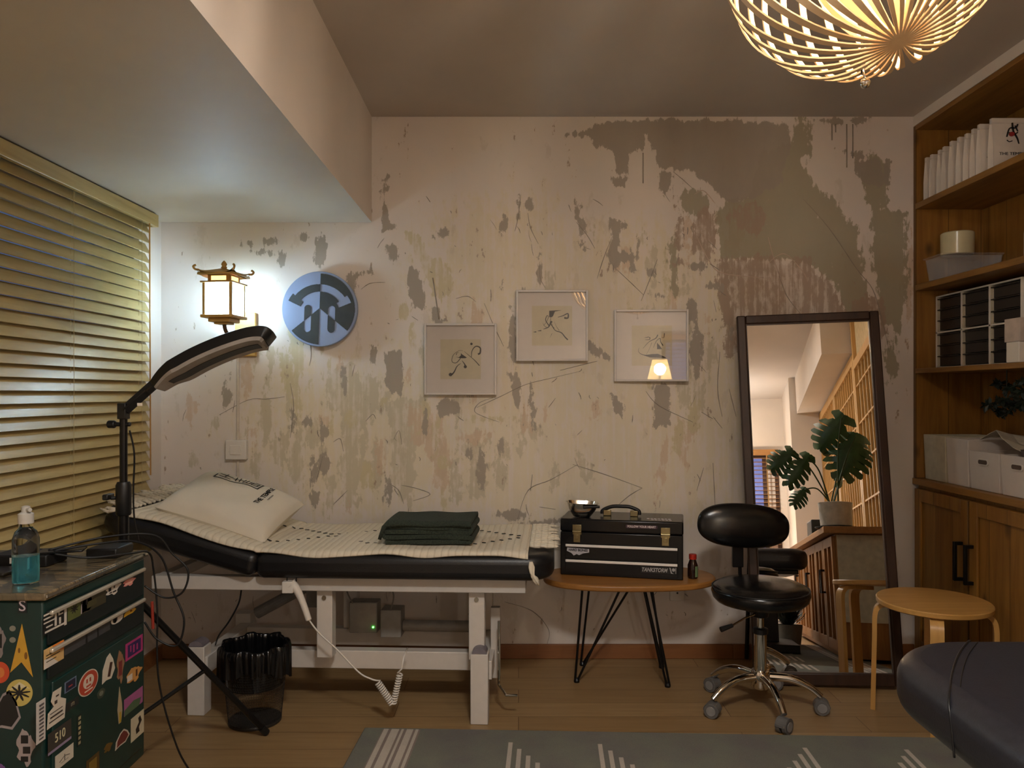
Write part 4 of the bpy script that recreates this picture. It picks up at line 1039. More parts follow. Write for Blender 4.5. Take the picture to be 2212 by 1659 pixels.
# ------------------------------------------------------------------ half-moon lamp on tripod
t = thing('tripod_lamp', 'black arched panel lamp on a tripod stand beside the blind', 'lamp', (-1.122, 2.2, 0))
LY = 2.2; pc = wp(267, 900, LY)
MB().cyl((pc.x, LY, .17), (pc.x, LY, wp(0, 1060, LY).z), .014, .014, 16).build('lower_pole', black_metal, t)
MB().cyl((pc.x, LY, wp(0, 1060, LY).z), (pc.x, LY, wp(0, 900, LY).z), .0105, .0105, 16).build('upper_pole', black_metal, t)
zc = wp(0, 1075, LY).z
MB().lathe([(.018, -.05), (.021, -.045), (.021, .035), (.017, .045)], 20, Matrix.Translation((pc.x, LY, zc))).build('collar', black_plastic, t, smooth='auto')
MB().cyl((pc.x, LY, zc), (pc.x-.032, LY-.012, zc), .005).box((pc.x-.046, LY-.03, zc-.004), (pc.x-.030, LY+.01, zc+.012)).build('clamp_lever', black_plastic, t, bevel=.003)
hub1 = Vector((pc.x, LY, .58)); hub2 = Vector((pc.x, LY, .20))
MB().lathe([(.020, -.03), (.026, -.02), (.026, .02), (.018, .03)], 20, Matrix.Translation(hub1)).build('hub', black_plastic, t, smooth='auto')
MB().lathe([(.018, -.02), (.022, -.012), (.022, .012), (.018, .02)], 20, Matrix.Translation(hub2)).build('hub', black_plastic, t, smooth='auto')
foot = Vector((-.850, 2.600, .012)); L1 = foot-Vector((hub1.x, hub1.y, 0))
for a in (0, 120, 240):
    q = Matrix.Rotation(R(a), 3, 'Z') @ Vector((L1.x, L1.y, 0))
    if a: q *= .80
    if a == 120: q = Vector((-.12, .30, 0))
    if a == 240: q = Vector((-.33, -.015, 0))
    e = Vector((hub1.x+q.x, hub1.y+q.y, .012))
    lg = MB().tube([hub1+q.normalized()*.02, e], .010, 12).build('leg', black_metal, t, smooth='auto')
    MB().tube([e+(hub1-e).normalized()*.028, e-(hub1-e).normalized()*.004], .0125, 12).build('rubber_foot', black_plastic, lg)
    mid = hub1.lerp(e, .52); MB().tube([hub2, mid], .0065, 8).build('strut', black_metal, lg)
top = Vector((pc.x, LY, wp(0, 890, LY).z))
MB().box((top.x-.012, LY-.014, top.z-.02), (top.x+.012, LY+.014, top.z+.025)).cyl((top.x-.03, LY, top.z-.035), (top.x+.02, LY, top.z-.035), .006).lathe([(.004, -.012), (.011, -.010), (.011, .010), (.004, .012)], 10, Matrix.Translation((top.x-.034, LY, top.z-.035)) @ Matrix.Rotation(R(90), 4, 'Y')).build('tilt_joint', black_plastic, t, bevel=.002)
MB().tube([wp(270, 886, LY), wp(335, 828, LY)], .0165, 4).tube([wp(318, 846, LY-.01), wp(372, 795, LY-.01)], .012, 4).build('arm', black_plastic, t, bevel=.003)
up_ = [(336, 822), (361, 799), (390, 781), (434, 757), (488, 734), (542, 717), (575, 714), (589, 722)]
path = smooth_path([wp(x, y+8, LY) for x, y in up_], 8); n = len(path)
roll = R(14)
def sweep(prof_, s0=0, s1=1):
    mb = MB(); vs = []; m = len(prof_)
    idx = [i for i in range(n) if s0 <= i/(n-1) <= s1]
    for i in idx:
        tt = (path[min(i+1, n-1)]-path[max(i-1, 0)]).normalized(); nrm = Vector((-tt.z, 0, tt.x))
        wv = Vector((0, 1, 0)); nr = nrm*math.cos(roll)+wv*math.sin(roll); wr = wv*math.cos(roll)-nrm*math.sin(roll)
        # taper at both ends
        f = i/(n-1); k = min(1, .45+f*2.2, 1.0-(f-.90)*4 if f > .90 else 1); k = max(.4, min(1, k)); kb = min(1, .7+f)
        for a, b in prof_: vs.append(path[i]+wr*(a*k)+nr*(b*kb))
    fs = [(j*m+k, j*m+(k+1) % m, (j+1)*m+(k+1) % m, (j+1)*m+k) for j in range(len(idx)-1) for k in range(m)]+[tuple(range(m))[::-1], tuple((len(idx)-1)*m+k for k in range(m))]
    mb.add(vs, fs); return mb
sweep([(-.046, -.022), (.046, -.022), (.046, .008), (.038, .012), (-.038, .012), (-.046, .008)]).build('housing', black_plastic, t, bevel=.003)
sweep([(-.047, -.034), (.047, -.034), (.047, -.0225), (-.047, -.0225)], 0, .97).build('diffuser', flat('unlit_diffuser', (150, 142, 134), .5), t)
sweep([(-.014, -.0355), (.020, -.0355), (.020, -.0343), (-.014, -.0343)], .12, .8).build('slot', black_plastic, t)
a = wp(300, 872, LY-.025); 
MB().box((a.x-.004, LY-.0270, a.z-.006), (a.x+.010, LY-.0245, a.z+.002)).build('label_plate', white_plastic, t)
MB().tube(smooth_path([wp(280, 930, LY), wp(290, 980, LY-.01), wp(288, 1060, LY-.012), wp(290, 1118, LY-.012), wp(300, 1170, LY-.01)], 8), .0028, 6).build('power_cord', cablem, t)

# ------------------------------------------------------------------ tool cart with stickers
CX0, CX1, CY0, CY1 = -1.478, -1.02, 1.66, 2.11
cart = thing('tool_cart', 'dark green metal tool cart covered with stickers at the left', 'cart', (-1.26, 1.88, 0))
green = flat('dark_green_enamel', (10, 44, 40), .35, var=.1)
dkgreen = flat('black_green_enamel', (8, 22, 24), .35, var=.1)
MB().box((CX0, CY0, .165), (CX1, CY1, .7045)).build('body', [green], cart, bevel=.006)
def topm():
    s = NT('worn_sticker_collage'); v = s.co((1, 1, 1)); vo = s.n('ShaderNodeTexVoronoi'); vo.inputs['Scale'].default_value = 9; s.l(s.co((1.3, .8, 1)), vo.inputs['Vector'])
    c = s.ramp(vo.outputs['Color'], [(.2, lin((62, 60, 54))), (.4, lin((128, 112, 84))), (.55, lin((40, 56, 56))), (.7, lin((140, 118, 84))), (.85, lin((84, 76, 66)))])
    n_ = s.noise(s.co((4, 30, 4)), 2, 6, .7, 1); s.l(s.mix(s.ramp(n_, [(.45, (0, 0, 0)), (.6, (.8,)*3)]), c, lin((40, 42, 40))), s.b.inputs['Base Color']); s.set(Roughness=.25); return s.m
MB().box((CX0-.006, CY0-.006, .705), (CX1+.008, CY1+.006, .722)).build('top_tray', [topm()], cart, bevel=.004)
MB().box((CX1+.0085, CY0-.004, .712), (CX1+.011, CY1+.002, .718)).build('tray_edge', steel, cart)
for k, (z0, z1) in enumerate(((.606, .684), (.532, .602))):
    d = MB().box((CX1-.01, CY0+.010, z0), (CX1+.006, CY1-.022, z1-.004)).build('drawer', dkgreen, cart, bevel=.002)
    MB().box((CX1+.0065, CY0+.008, z1-.013), (CX1+.016, CY1-.024, z1-.003)).build('handle_trim', flat('trim_silver', (214, 206, 190), .3, .6, var=.03), d, bevel=.003)
MB().box((CX1-.01, CY0+.028, .195), (CX1+.004, CY1-.022, .520)).build('door', green, cart, bevel=.003)
for x in (CX0+.06, CX1-.05):
    for y in (CY0+.05, CY1-.05):
        MB().box((x-.022, y-.022, .10), (x+.022, y+.022, .165)).cyl((x-.012, y, .046), (x+.012, y, .046), .045, n=20).build('caster', black_plastic, cart)
XD = CX1+.0065
def rface(px, py, X=XD): Y = X*1670/(px-1120); return Y, 1.15-(py-850)*Y/1670
def sticker(x0, y0, x1, y1, shape, cols, marks=(), txt=None, face='r', lab=None):
    # bbox in the photo; face r: drawer side, f: side facing the camera
    if face == 'r':
        ya, zb = rface(x0, y1); yb, zt = rface(x1, y0); W_, H_ = yb-ya, zt-zb; X = CX1+.0062 if (zt+zb)/2 > .53 else CX1+.0042
        M = frame((X, (ya+yb)/2, (zt+zb)/2), (0, 1, 0), (0, 0, 1))
    else:
        a, b = wp(x0, y1, CY0), wp(x1, y0, CY0); W_, H_ = b.x-a.x, b.z-a.z; M = frame(((a.x+b.x)/2, CY0-.0002, (a.z+b.z)/2), (1, 0, 0), (0, 0, 1))
    mb = MB(); sh_ = lambda poly, s=1: [(x*W_*s, y*H_*s) for x, y in poly]
    S = {'rect': [(-.5, -.5), (.5, -.5), (.5, .5), (-.5, .5)], 'oval': circ(0, 0, .5, 32),
         'delta': [(-.5, -.42), (.02, .5), (.5, -.5), (.0, -.22)],
         'pill': rrect(-.5, -.5, .5, .5, .42), 'drop': [(.1, .5), (.35, .2), (.5, -.2), (.2, -.5), (-.2, -.45), (-.5, -.5), (-.45, 0), (-.15, .4)],
         'blob': [(.5*(.82+.18*math.sin(5*q+1)+.06*math.sin(11*q))*math.cos(q), .5*(.82+.16*math.sin(4*q)+.07*math.cos(9*q))*math.sin(q)) for q in [2*math.pi*k/40 for k in range(40)]],
         'tall': [(-.2, .5), (.25, .5), (.2, .2), (.5, .05), (.42, -.5), (-.5, -.5), (-.45, -.05), (-.15, .05), (-.3, .25)],
         'pencil': [(-.1, .5), (.3, 0), (.35, -.2), (.15, -.5), (-.2, -.5), (-.4, -.1)]}[shape]
    mb.mat(0).prism(sh_(S), 0, .0006, M); mi = 1
    mats = [flat('sticker_%d_%d_%d' % tuple(cols[0]), cols[0], .4, var=.06)]
    for c_ in cols[1:]: mats.append(flat('sticker_%d_%d_%d' % tuple(c_), c_, .4, var=.06))
    for i_, (k, poly) in enumerate(marks): mb.mat(k).prism([(x*W_, y*H_) for x, y in poly], .0005, .0009+.0001*i_, M)
    if txt:
        s_, k, sz, sxx, pos = txt; mb.mat(k); text_mesh(mb, s_, sz*H_, M @ Matrix.Translation((pos[0]*W_, pos[1]*H_, .0012)), .0004, bold=.0, sx=sxx)
    o = mb.build('sticker', mats, cart, fix=False)
    if lab: o['label'] = lab
    return o
def Q(x0, y0, x1, y1): return [(x0, y0), (x1, y0), (x1, y1), (x0, y1)]
def sc5(x, y): return x/3.958, 1240+y/3.958
def st5(b, *a, **k):
    x0, y0 = sc5(b[0], b[1]); x1, y1 = sc5(b[2], b[3]); return sticker(x0, y0, x1, y1, *a, **k)
K = (22, 22, 22); WH = (206, 196, 184); OL = (74, 74, 44)
st5((372, 250, 575, 530), 'rect', [K, WH], [(1, Q(-.5, .38, .3, .46)), (1, Q(-.5, .2, -.1, .27)), (1, Q(-.5, .02, -.05, .08)), (1, Q(.36, -.5, .46, .5)), (1, Q(-.05, -.3, .03, .5)), (1, Q(.1, .12, .3, .18)), (1, Q(.1, .28, .3, .34)), (1, Q(.1, .12, .15, .34)), (1, Q(-.45, -.42, .4, -.34)), (1, Q(.14, -.3, .2, .0)), (1, Q(-.4, -.2, -.15, -.14))], lab='black sticker with white block lettering')
st5((578, 190, 690, 410), 'rect', [(88, 94, 48), K], [(1, [(x*.9, y*.9) for x, y in [(.25*(1+.5*math.sin(8*q))*math.cos(q), .18*(1+.5*math.sin(8*q))*math.sin(q)) for q in [2*math.pi*k/32 for k in range(32)]]])], lab='olive sticker with a black spider shape')
st5((700, 110, 905, 345), 'rect', [(58, 54, 36), (70, 66, 40)], [(1, Q(-.3, -.3, .1, .1))], lab='dark olive sticker')
st5((690, 145, 795, 345), 'drop', [(176, 160, 156), K], [(1, Q(-.1, -.1, .05, .2))], lab='pale pink hand-shaped sticker')
st5((890, 30, 1035, 222), 'blob', [WH, K], [(1, Q(-.25, -.1, -.1, .3)), (1, Q(0, -.3, .2, -.2)), (1, Q(.05, 0, .12, .3)), (1, Q(-.2, -.25, -.05, -.18))], lab='white doodle sticker with black lines')
st5((1045, 0, 1160, 135), 'blob', [(214, 140, 134), (226, 180, 160)], [(1, Q(-.25, -.2, .2, -.05)), (1, Q(-.1, .1, .25, .2))], lab='pink sticker')
st5((375, 560, 545, 820), 'rect', [(206, 168, 110), (206, 116, 34), (60, 54, 40), WH], [(1, [(-.1, .5), (.5, .5), (.5, 0), (.2, .1)]), (3, [(-.5, -.5), (.2, -.5), (-.1, -.1), (-.5, 0)]), (2, Q(-.4, .12, .2, .17)), (2, Q(-.4, -.02, .3, .02)), (2, Q(-.4, -.2, .1, -.16))], lab='orange and cream sticker with dark script')
st5((550, 365, 940, 700), 'rect', [(62, 62, 64), K], [(1, Q(-.06, -.5, -.02, .5)), (1, Q(.2, -.5, .23, .5))], lab='grey textured strip sticker')
st5((950, 312, 1052, 448), 'pill', [WH, K], [(1, [(x*.8, y*.8) for x, y in rrect(-.45, -.45, 0, .45, .3)])], lab='half black half white pill sticker')
st5((1060, 262, 1165, 372), 'drop', [(206, 160, 40), (120, 60, 20)], txt=('Sun', 1, .5, .9, (0.05, 0)), lab='yellow sticker with lettering')
st5((1080, 510, 1226, 752), 'rect', [(168, 52, 110), (52, 30, 84)], [(1, Q(-.38, -.36, .38, .36)), (0, Q(-.25, -.1, -.18, .25)), (0, Q(-.08, -.25, .0, .2)), (0, Q(.12, -.2, .2, .15))], lab='magenta sticker with dark purple centre')
st5((1078, 735, 1222, 985), 'blob', [(198, 142, 76), WH, (90, 54, 30)], [(1, Q(-.4, -.2, -.1, .15)), (2, Q(.1, -.2, .2, .2)), (2, Q(-.2, -.35, .0, -.3))], lab='orange and white striped animal-shaped sticker')
st5((1068, 955, 1226, 1222), 'rect', [(150, 84, 130), (74, 96, 70)], [(1, [(-.5, -.5), (.3, -.5), (.4, -.1), (0, .05), (-.5, -.15)])], lab='purple and green landscape sticker')
st5((880, 648, 990, 945), 'drop', [(206, 196, 178), (70, 44, 34)], [(1, [(-.1, -.35), (.1, -.4), (.3, .1), (.1, .15)])], lab='cream sticker with brown drawing')
st5((1000, 612, 1070, 972), 'blob', [(140, 104, 76), (116, 44, 44)], [(1, Q(-.2, -.25, .2, .15))], lab='tall brown and red sticker')
st5((676, 770, 846, 1095), 'oval', [(206, 190, 172), (172, 66, 46), (206, 190, 172), (172, 66, 46)], [(1, circ(0, 0, .46, 32)), (2, [(x*1, y) for x, y in circ(0, .05, .27, 24)]), (3, Q(-.12, .02, -.04, .18)), (3, Q(.04, .02, .12, .18)), (3, Q(-.12, -.15, .12, -.08)), (2, Q(-.2, -.32, .2, -.27))], lab='round red and white sticker')
st5((838, 956, 905, 1085), 'oval', [(58, 66, 54), (110, 112, 96)], [(1, circ(0, 0, .25, 16))], lab='small dull green round sticker')
st5((560, 868, 660, 1026), 'rect', [(96, 110, 132), (34, 34, 54), (150, 60, 60)], [(1, Q(-.4, -.4, .4, .4)), (2, Q(-.2, -.15, .15, -.02))], lab='small blue framed sticker')
st5((570, 1038, 680, 1186), 'rect', [(38, 40, 38), (110, 104, 92)], txt=('1/13', 1, .55, .8, (0, 0)), lab='dark sticker numbered 1/13')
st5((410, 938, 572, 1334), 'tall', [(206, 196, 180), (66, 56, 50)], [(1, Q(-.12, .1, .02, .2)), (1, Q(-.35, -.12, .3, -.1)), (1, Q(-.35, -.25, .3, -.2)), (1, Q(-.4, -.36, .35, -.33)), (1, Q(-.05, .3, .1, .34))], lab='white statue-shaped sticker')
st5((318, 1055, 396, 1465), 'rect', [(200, 192, 186), (90, 84, 84)], txt=None, marks=[(1, Q(-.2, -.44+.09*k, .28, -.40+.09*k)) for k in range(10)], lab='narrow white vertical strip of lettering')
st5((418, 1230, 616, 1558), 'rect', [(56, 52, 48), (196, 186, 150), (140, 126, 150)], [(2, Q(-.5, -.5, .5, -.38))], txt=('510', 1, .62, .92, (0, .06)), lab='sticker reading 510')
st5((480, 1440, 635, 1690), 'rect', [(196, 188, 172), (96, 90, 84)], [(1, [(-.3, -.1), (.0, .12), (.3, -.05), (.28, -.09), (.0, .07), (-.27, -.14)]), (1, Q(-.2, -.25, .2, -.23)), (1, Q(-.02, -.2, .02, .2))], lab='white sticker with fine line drawing')
st5((1006, 940, 1060, 1296), 'pencil', [(166, 150, 120), (170, 140, 40)], [(1, Q(-.15, -.48, .15, -.2))], lab='long thin brush-shaped sticker')
st5((992, 1282, 1115, 1512), 'drop', [(190, 176, 160), (104, 44, 40)], [(1, [(x*.8, y*.8) for x, y in [(.1, .5), (.35, .2), (.5, -.2), (.2, -.5), (-.2, -.45), (-.5, -.5), (-.45, 0), (-.15, .4)]])], lab='dark red sticker with white outline')
st5((1126, 1150, 1236, 1446), 'rect', [(190, 180, 154), (34, 28, 26)], [(1, [(.2, .35), (.32, .1), (.1, -.1), (.15, -.3), (-.1, -.32), (-.15, -.1), (.1, .1), (.05, .3)])], lab='cream card sticker with a black curl')
st5((890, 1405, 970, 1560), 'blob', [(98, 74, 28)], lab='brown gold sticker'); st5((745, 1510, 855, 1760), 'rect', [(76, 58, 26), (120, 96, 40)], [(1, Q(-.3, -.3, .3, .3))], lab='brown framed sticker at the bottom')
st5((668, 1190, 702, 1482), 'rect', [(24, 34, 30), (150, 140, 110)], [(1, Q(-.25, -.45+.16*k, .3, -.36+.16*k)) for k in range(6)], lab='vertical lettering strip on the door')
st5((155, 218, 232, 332), 'rect', [(20, 26, 28), (196, 180, 186)], txt=('S', 1, 1.15, 1.1, (0, 0)), face='f', lab='pale letter S')
for yy in (465, 563): st5((82, yy-24, 136, yy+24), 'oval', [(128, 126, 112)], face='f', lab='small pale round dot')
st5((88, 425, 282, 880), 'delta', [(196, 150, 48), (120, 80, 26)], [(1, circ(-.1, .0, .05, 10)), (1, circ(.2, -.1, .07, 10))], face='f', lab='mustard yellow arrowhead sticker')
st5((-80, 750, 82, 932), 'oval', [(196, 74, 40), (206, 120, 60)], [(1, circ(0, 0, .25, 16))], face='f', lab='round orange red sticker')
st5((55, 900, 280, 1130), 'oval', [(196, 176, 96), K, (206, 196, 160)], [(2, [(-.4, .1), (0, .4), (.4, .15), (.2, .2)]), (1, [(.28*(1+.6*math.sin(9*q))*math.cos(q), .2*(1+.6*math.sin(9*q))*math.sin(q)) for q in [2*math.pi*k/54 for k in range(54)]])], face='f', lab='round yellow sticker with black splash')
st5((-60, 990, 180, 1330), 'drop', [(150, 140, 140), K], [(1, [(x*.85, y*.85) for x, y in [(.1, .5), (.35, .2), (.5, -.2), (.2, -.5), (-.2, -.45), (-.5, -.5), (-.45, 0), (-.15, .4)]])], face='f', lab='black sticker with white outline')
st5((128, 1308, 305, 1655), 'blob', [(160, 148, 146), K], [(1, Q(-.2, .1, .15, .3)), (1, Q(-.1, -.15, .25, .02)), (1, Q(-.2, -.35, .15, -.22))], face='f', lab='pale sticker of stacked figures')
st5((-60, 420, 52, 722), 'blob', [(128, 118, 116), K], [(1, Q(-.1, -.2, .2, .2))], face='f', lab='grey sticker at the left corner'); st5((-40, 1610, 60, 1760), 'blob', [(120, 84, 140)], face='f', lab='purple sticker near the bottom')
# bottle
t = thing('pump_bottle', 'clear bottle of blue liquid on the sticker-covered cart', 'bottle', (-1.115, 1.745, .7225))
BMx = Matrix.Translation((-1.112, 1.745, .7228)); cp = glass('clear_pet', (232, 232, 228), .04, 1, 1.2)
MB().lathe([(.002, 0), (.0255, .001), (.027, .006), (.027, .10), (.022, .116), (.014, .124), (.0135, .134)], 36, BMx).build('body', cp, t, smooth='auto')
MB().lathe([(.002, .003), (.024, .0035), (.025, .008), (.025, .062), (.001, .0625)], 36, BMx).build('liquid', glass('blue_liquid', (110, 206, 224), .02, .8, 1.3), t, smooth='auto')
MB().lathe([(.016, .1345), (.016, .156), (.009, .160), (.009, .172), (.004, .174)], 24, BMx).tube([BMx @ Vector((0, 0, .166)), BMx @ Vector((.016, -.010, .166))], .0045, 8).build('pump', flat('frosted_cap', (190, 186, 178), .4), t, smooth='auto')
# clutter on the cart
t = thing('power_supply', 'black tattoo power supply box with white button at the cart back', 'device', (-1.2, 1.95, .7225))
MB().box((-1.30, 1.90, .7225), (-1.16, 1.99, .752)).build('body', black_plastic, t, bevel=.004)
MB().box((-1.25, 1.8985, .732), (-1.225, 1.8998, .746)).build('label_plate', white_plastic, t); MB().box((-1.245, 1.8985, .7245), (-1.20, 1.8998, .727)).build('strip', steel, t)
tag(MB().box((-1.20, 1.92, .7525), (-1.10, 1.98, .757), Matrix.Translation((-1.15, 1.95, 0)) @ Matrix.Rotation(R(18), 4, 'Z') @ Matrix.Translation((1.15, -1.95, 0))).build('tablet', black_gloss, bevel=.001), 'thin black tablet lying on the power supply box', 'tablet')
tag(MB().box((-1.36, 1.80, .7226), (-1.20, 1.88, .731)).build('tray', flat('dark_tray', (40, 38, 34), .4), bevel=.003), 'dark flat tray on the cart behind the bottle', 'tray')
tag(MB().box((-1.12, 2.00, .7226), (-1.04, 2.09, .748)).build('case', black_plastic, bevel=.004), 'small black case at the back corner of the cart', 'case')
tag(MB().box((-1.45, 1.72, .7226), (-1.37, 1.79, .765)).build('wipes_box', flat('wipes_grey', (150, 146, 132), .6), bevel=.004), 'small pale box at the left rim of the cart', 'box')
C_ = [[(-1.16, 1.93, .757), (-1.08, 1.98, .765), (-1.02, 2.06, .755), (-.985, 2.13, .70), (-.96, 2.15, .60), (-.93, 2.15, .52), (-.95, 2.15, .45), (-1.0, 2.14, .47), (-1.03, 2.13, .52)],
      [(-1.18, 1.94, .757), (-1.08, 2.02, .775), (-.99, 2.10, .765), (-.955, 2.13, .71), (-.915, 2.14, .66), (-.93, 2.14, .60), (-.98, 2.14, .585), (-1.03, 2.13, .62)],
      [(-1.14, 1.90, .755), (-1.07, 1.93, .74), (-1.01, 2.0, .735), (-1.0, 2.09, .72), (-1.005, 2.13, .66), (-1.0, 2.14, .55), (-1.0, 2.15, .35), (-.97, 2.2, .14), (-.945, 2.27, .012), (-.99, 2.31, .006)],
      [(-1.10, 2.03, .750), (-1.04, 2.10, .76), (-1.01, 2.13, .74), (-1.005, 2.14, .60), (-.99, 2.14, .45), (-.97, 2.16, .30), (-.90, 2.25, .22), (-.82, 2.4, .21), (-.76, 2.7, .23)]]
LB = ['black cable looping lowest beside the cart', 'black cable making the small upper loop beside the cart', 'thin black cable running down the cart side to the floor', 'black cable reaching from the cart towards the waste bin']
for pts, lb in zip(C_[:3], LB): tag(MB().tube(smooth_path(pts, 10), .0028, 6).build('cable', cablem, smooth=True), lb, 'cable', 'black cables hanging off the cart')
tag(MB().tube([(-1.012, 2.135, .575), (-1.010, 2.137, .50)], .004, 8).build('cable_tag', flat('red_tag', (150, 46, 30), .5)), 'small red cable tag at the cart back edge', 'tag')

# ------------------------------------------------------------------ side table
t = thing('side_table', 'oval wooden side table on black hairpin legs by the wall', 'table', (.44, 3.12, 0))
mb = MB(); tp = [(.445+.345*math.copysign(abs(math.cos(q))**.8, math.cos(q)), 3.125+.185*math.copysign(abs(math.sin(q))**.85, math.sin(q))) for q in [2*math.pi*k/64 for k in range(64)]]
mb.prism(tp, .393, .4165).build('tabletop', oak, t, bevel=.006)
for f_, a, b in (((.232, 3.08), (.25, 3.02), (.40, 3.02)), ((.585, 3.03), (.49, 3.0), (.515, 3.02)), ((.270, 3.27), (.30, 3.22), (.46, 3.10)), ((.60, 3.24), (.50, 3.13), (.54, 3.16))):
    e = Vector((*f_, .008))
    mb = MB().tube([Vector((*a, .392)), e+Vector((-.006, 0, .004)), e+Vector((.006, 0, .004)), Vector((*b, .392))], .0048, 8)
    mb.lathe([(.011, -.008), (.012, 0), (.008, .008)], 14, Matrix.Translation(e)); mb.box((min(a[0], b[0])-.02, min(a[1], b[1])-.015, .389), (max(a[0], b[0])+.02, max(a[1], b[1])+.015, .3925))
    mb.build('leg', black_metal, t)
# toolbox
tb = thing('toolbox', 'black metal toolbox with white drawer bars on the side table', 'toolbox', (.43, 3.185, .417), R(-12))
bl_en = flat('black_enamel', (10, 11, 14), .25, var=.05)
w2, d2 = .243, .108
MB().box((-w2, -d2, 0), (w2, d2, .175)).build('body', bl_en, tb, bevel=.004, local=True)
MB().box((-w2-.001, -d2-.001, .1765), (w2+.001, d2+.001, .228)).build('lid', bl_en, tb, bevel=.006, local=True)
for z0, z1 in ((.070, .128), (.010, .066)):
    d = MB().box((-w2+.02, -d2-.005, z0), (w2-.02, -d2-.0003, z1)).build('drawer', bl_en, tb, bevel=.0015, local=True)
    MB().box((-w2+.022, -d2-.012, z1-.011), (w2-.022, -d2-.0055, z1-.001)).build('pull_bar', flat('white_bar', (244, 238, 230), .35, var=.02), d, bevel=.0015, local=True)
for x in (-.175, .175):
    mb = MB().box((x-.018, -d2-.006, .165), (x+.018, -d2-.0015, .205)).box((x-.014, -d2-.010, .135), (x+.014, -d2-.0045, .180)).cyl((x-.018, -d2-.007, .178), (x+.018, -d2-.007, .178), .004).box((x-.007, -d2-.014, .148), (x+.007, -d2-.0098, .166))
    mb.build('latch', flat('latch_brass', (170, 158, 120), .3, 1), tb, bevel=.001, local=True)
MB().tube(smooth_path([(-.085, 0, .236), (-.082, 0, .250), (-.045, 0, .266), (0, 0, .268), (.03, 0, .266), (.064, 0, .252), (.067, 0, .236)], 5), .0075, 10).build('handle', black_plastic, tb, smooth=True, local=True)
for x in (-.064, .046): MB().box((x-.016, -.008, .2285), (x+.016, .008, .252)).build('handle_mount', flat('latch_brass', (170, 158, 120), .3, 1), tb, bevel=.002, local=True)
FT = lambda x, z, y=-d2-.0015: frame((x, y, z), (1, 0, 0), (0, 0, 1))
mb = MB().mat(0).prism(rrect(-.062, -.0065, .062, .0065, .004), 0, .0004, FT(.082, .205)); mb.mat(1); text_mesh(mb, 'FOLLOW YOUR HEART', .0115, FT(.082, .205, -d2-.0022), .0002, bold=.0003, sx=.92); mb.build('sticker', [flat('sticker_dark_plum', (66, 42, 54), .5), flat('sticker_print_white', (226, 214, 214), .5)], tb, local=True)
mb = MB().mat(0).prism([(-.044, .013), (.044, .010), (.044, -.004), (.02, -.008), (.004, -.016), (-.006, -.012), (-.018, -.018), (-.028, -.008), (-.046, .0)], 0, .0004, FT(-.170, .099, -d2-.0055)); mb.mat(1); text_mesh(mb, 'HARD BONES', .014, FT(-.170, .103, -d2-.0062), .0002, bold=.0005, sx=.9); mb.build('sticker', [flat('sticker_pale', (196, 192, 196), .5), ink], tb, local=True)
mb = MB().mat(0).prism(Q(-.069, -.013, .069, .013), 0, .0004, FT(.148, .038, -d2-.0055)).mat(1); text_mesh(mb, 'TANKSTORM', .0215, FT(.131, .037, -d2-.0062), .0002, shear=.3, bold=.0005, sx=.78)
mb.prism(circ(.0, 0, .0065, 20), .0006, .0012, FT(.206, .041, -d2-.0055)); mb.prism([(-.016, .012), (-.010, -.010), (.002, -.012), (-.006, -.008), (-.012, .012)], .0006, .001, FT(.206, .037, -d2-.0055)); mb.prism(Q(.008, -.012, .010, .012), .0006, .001, FT(.206, .038, -d2-.0055))
mb.build('nameplate', [flat('plate_dark', (24, 26, 28), .4), flat('plate_silver', (176, 174, 172), .4)], tb, local=True)
mb = MB(); [mb.box((.100+.014*k, -.052+.004*(k % 2), .2283), (.110+.014*k, -.040, .2290)) for k in range(7)]; [mb.box((.118+.014*k, -.078, .2283), (.128+.014*k, -.066-.003*(k % 3), .2290)) for k in range(6)]; mb.build('lid_lettering', flat('sticker_print_white', (226, 214, 214), .5), tb, local=True)
# bowl with clip
t = thing('steel_bowl', 'stainless steel bowl standing on the toolbox lid', 'bowl', (.262, 3.21, .6457))
OM = Matrix.Translation((.258, 3.165, .6468)) @ Matrix.Rotation(R(3), 4, 'Y')
sq = [(.030, 0), (.036, .002), (.056, .030), (.066, .056), (.070, .058), (.0655, .0585), (.054, .030), (.034, .005), (.001, .004)]
mb = MB(); n = 48; vs = []
for r_, z in sq:
    for k in range(n):
        q = 2*math.pi*k/n; e = 1/(abs(math.cos(q))**3.2+abs(math.sin(q))**3.2)**(1/3.2); vs.append((r_*e*.98*math.cos(q), r_*e*.80*math.sin(q), z))
mb.add(vs, [(i*n+k, i*n+(k+1) % n, (i+1)*n+(k+1) % n, (i+1)*n+k) for i in range(len(sq)-1) for k in range(n)]+[tuple(range(n))[::-1]], OM)
mb.build('body', flat('bright_steel', (220, 216, 206), .16, 1, var=.02), t, smooth='auto', fix=False)
MB().tube([OM @ Vector((.0, -.059, .046)), OM @ Vector((.066, -.050, .050))], .0055, 8).build('clip', black_plastic, t, smooth='auto')
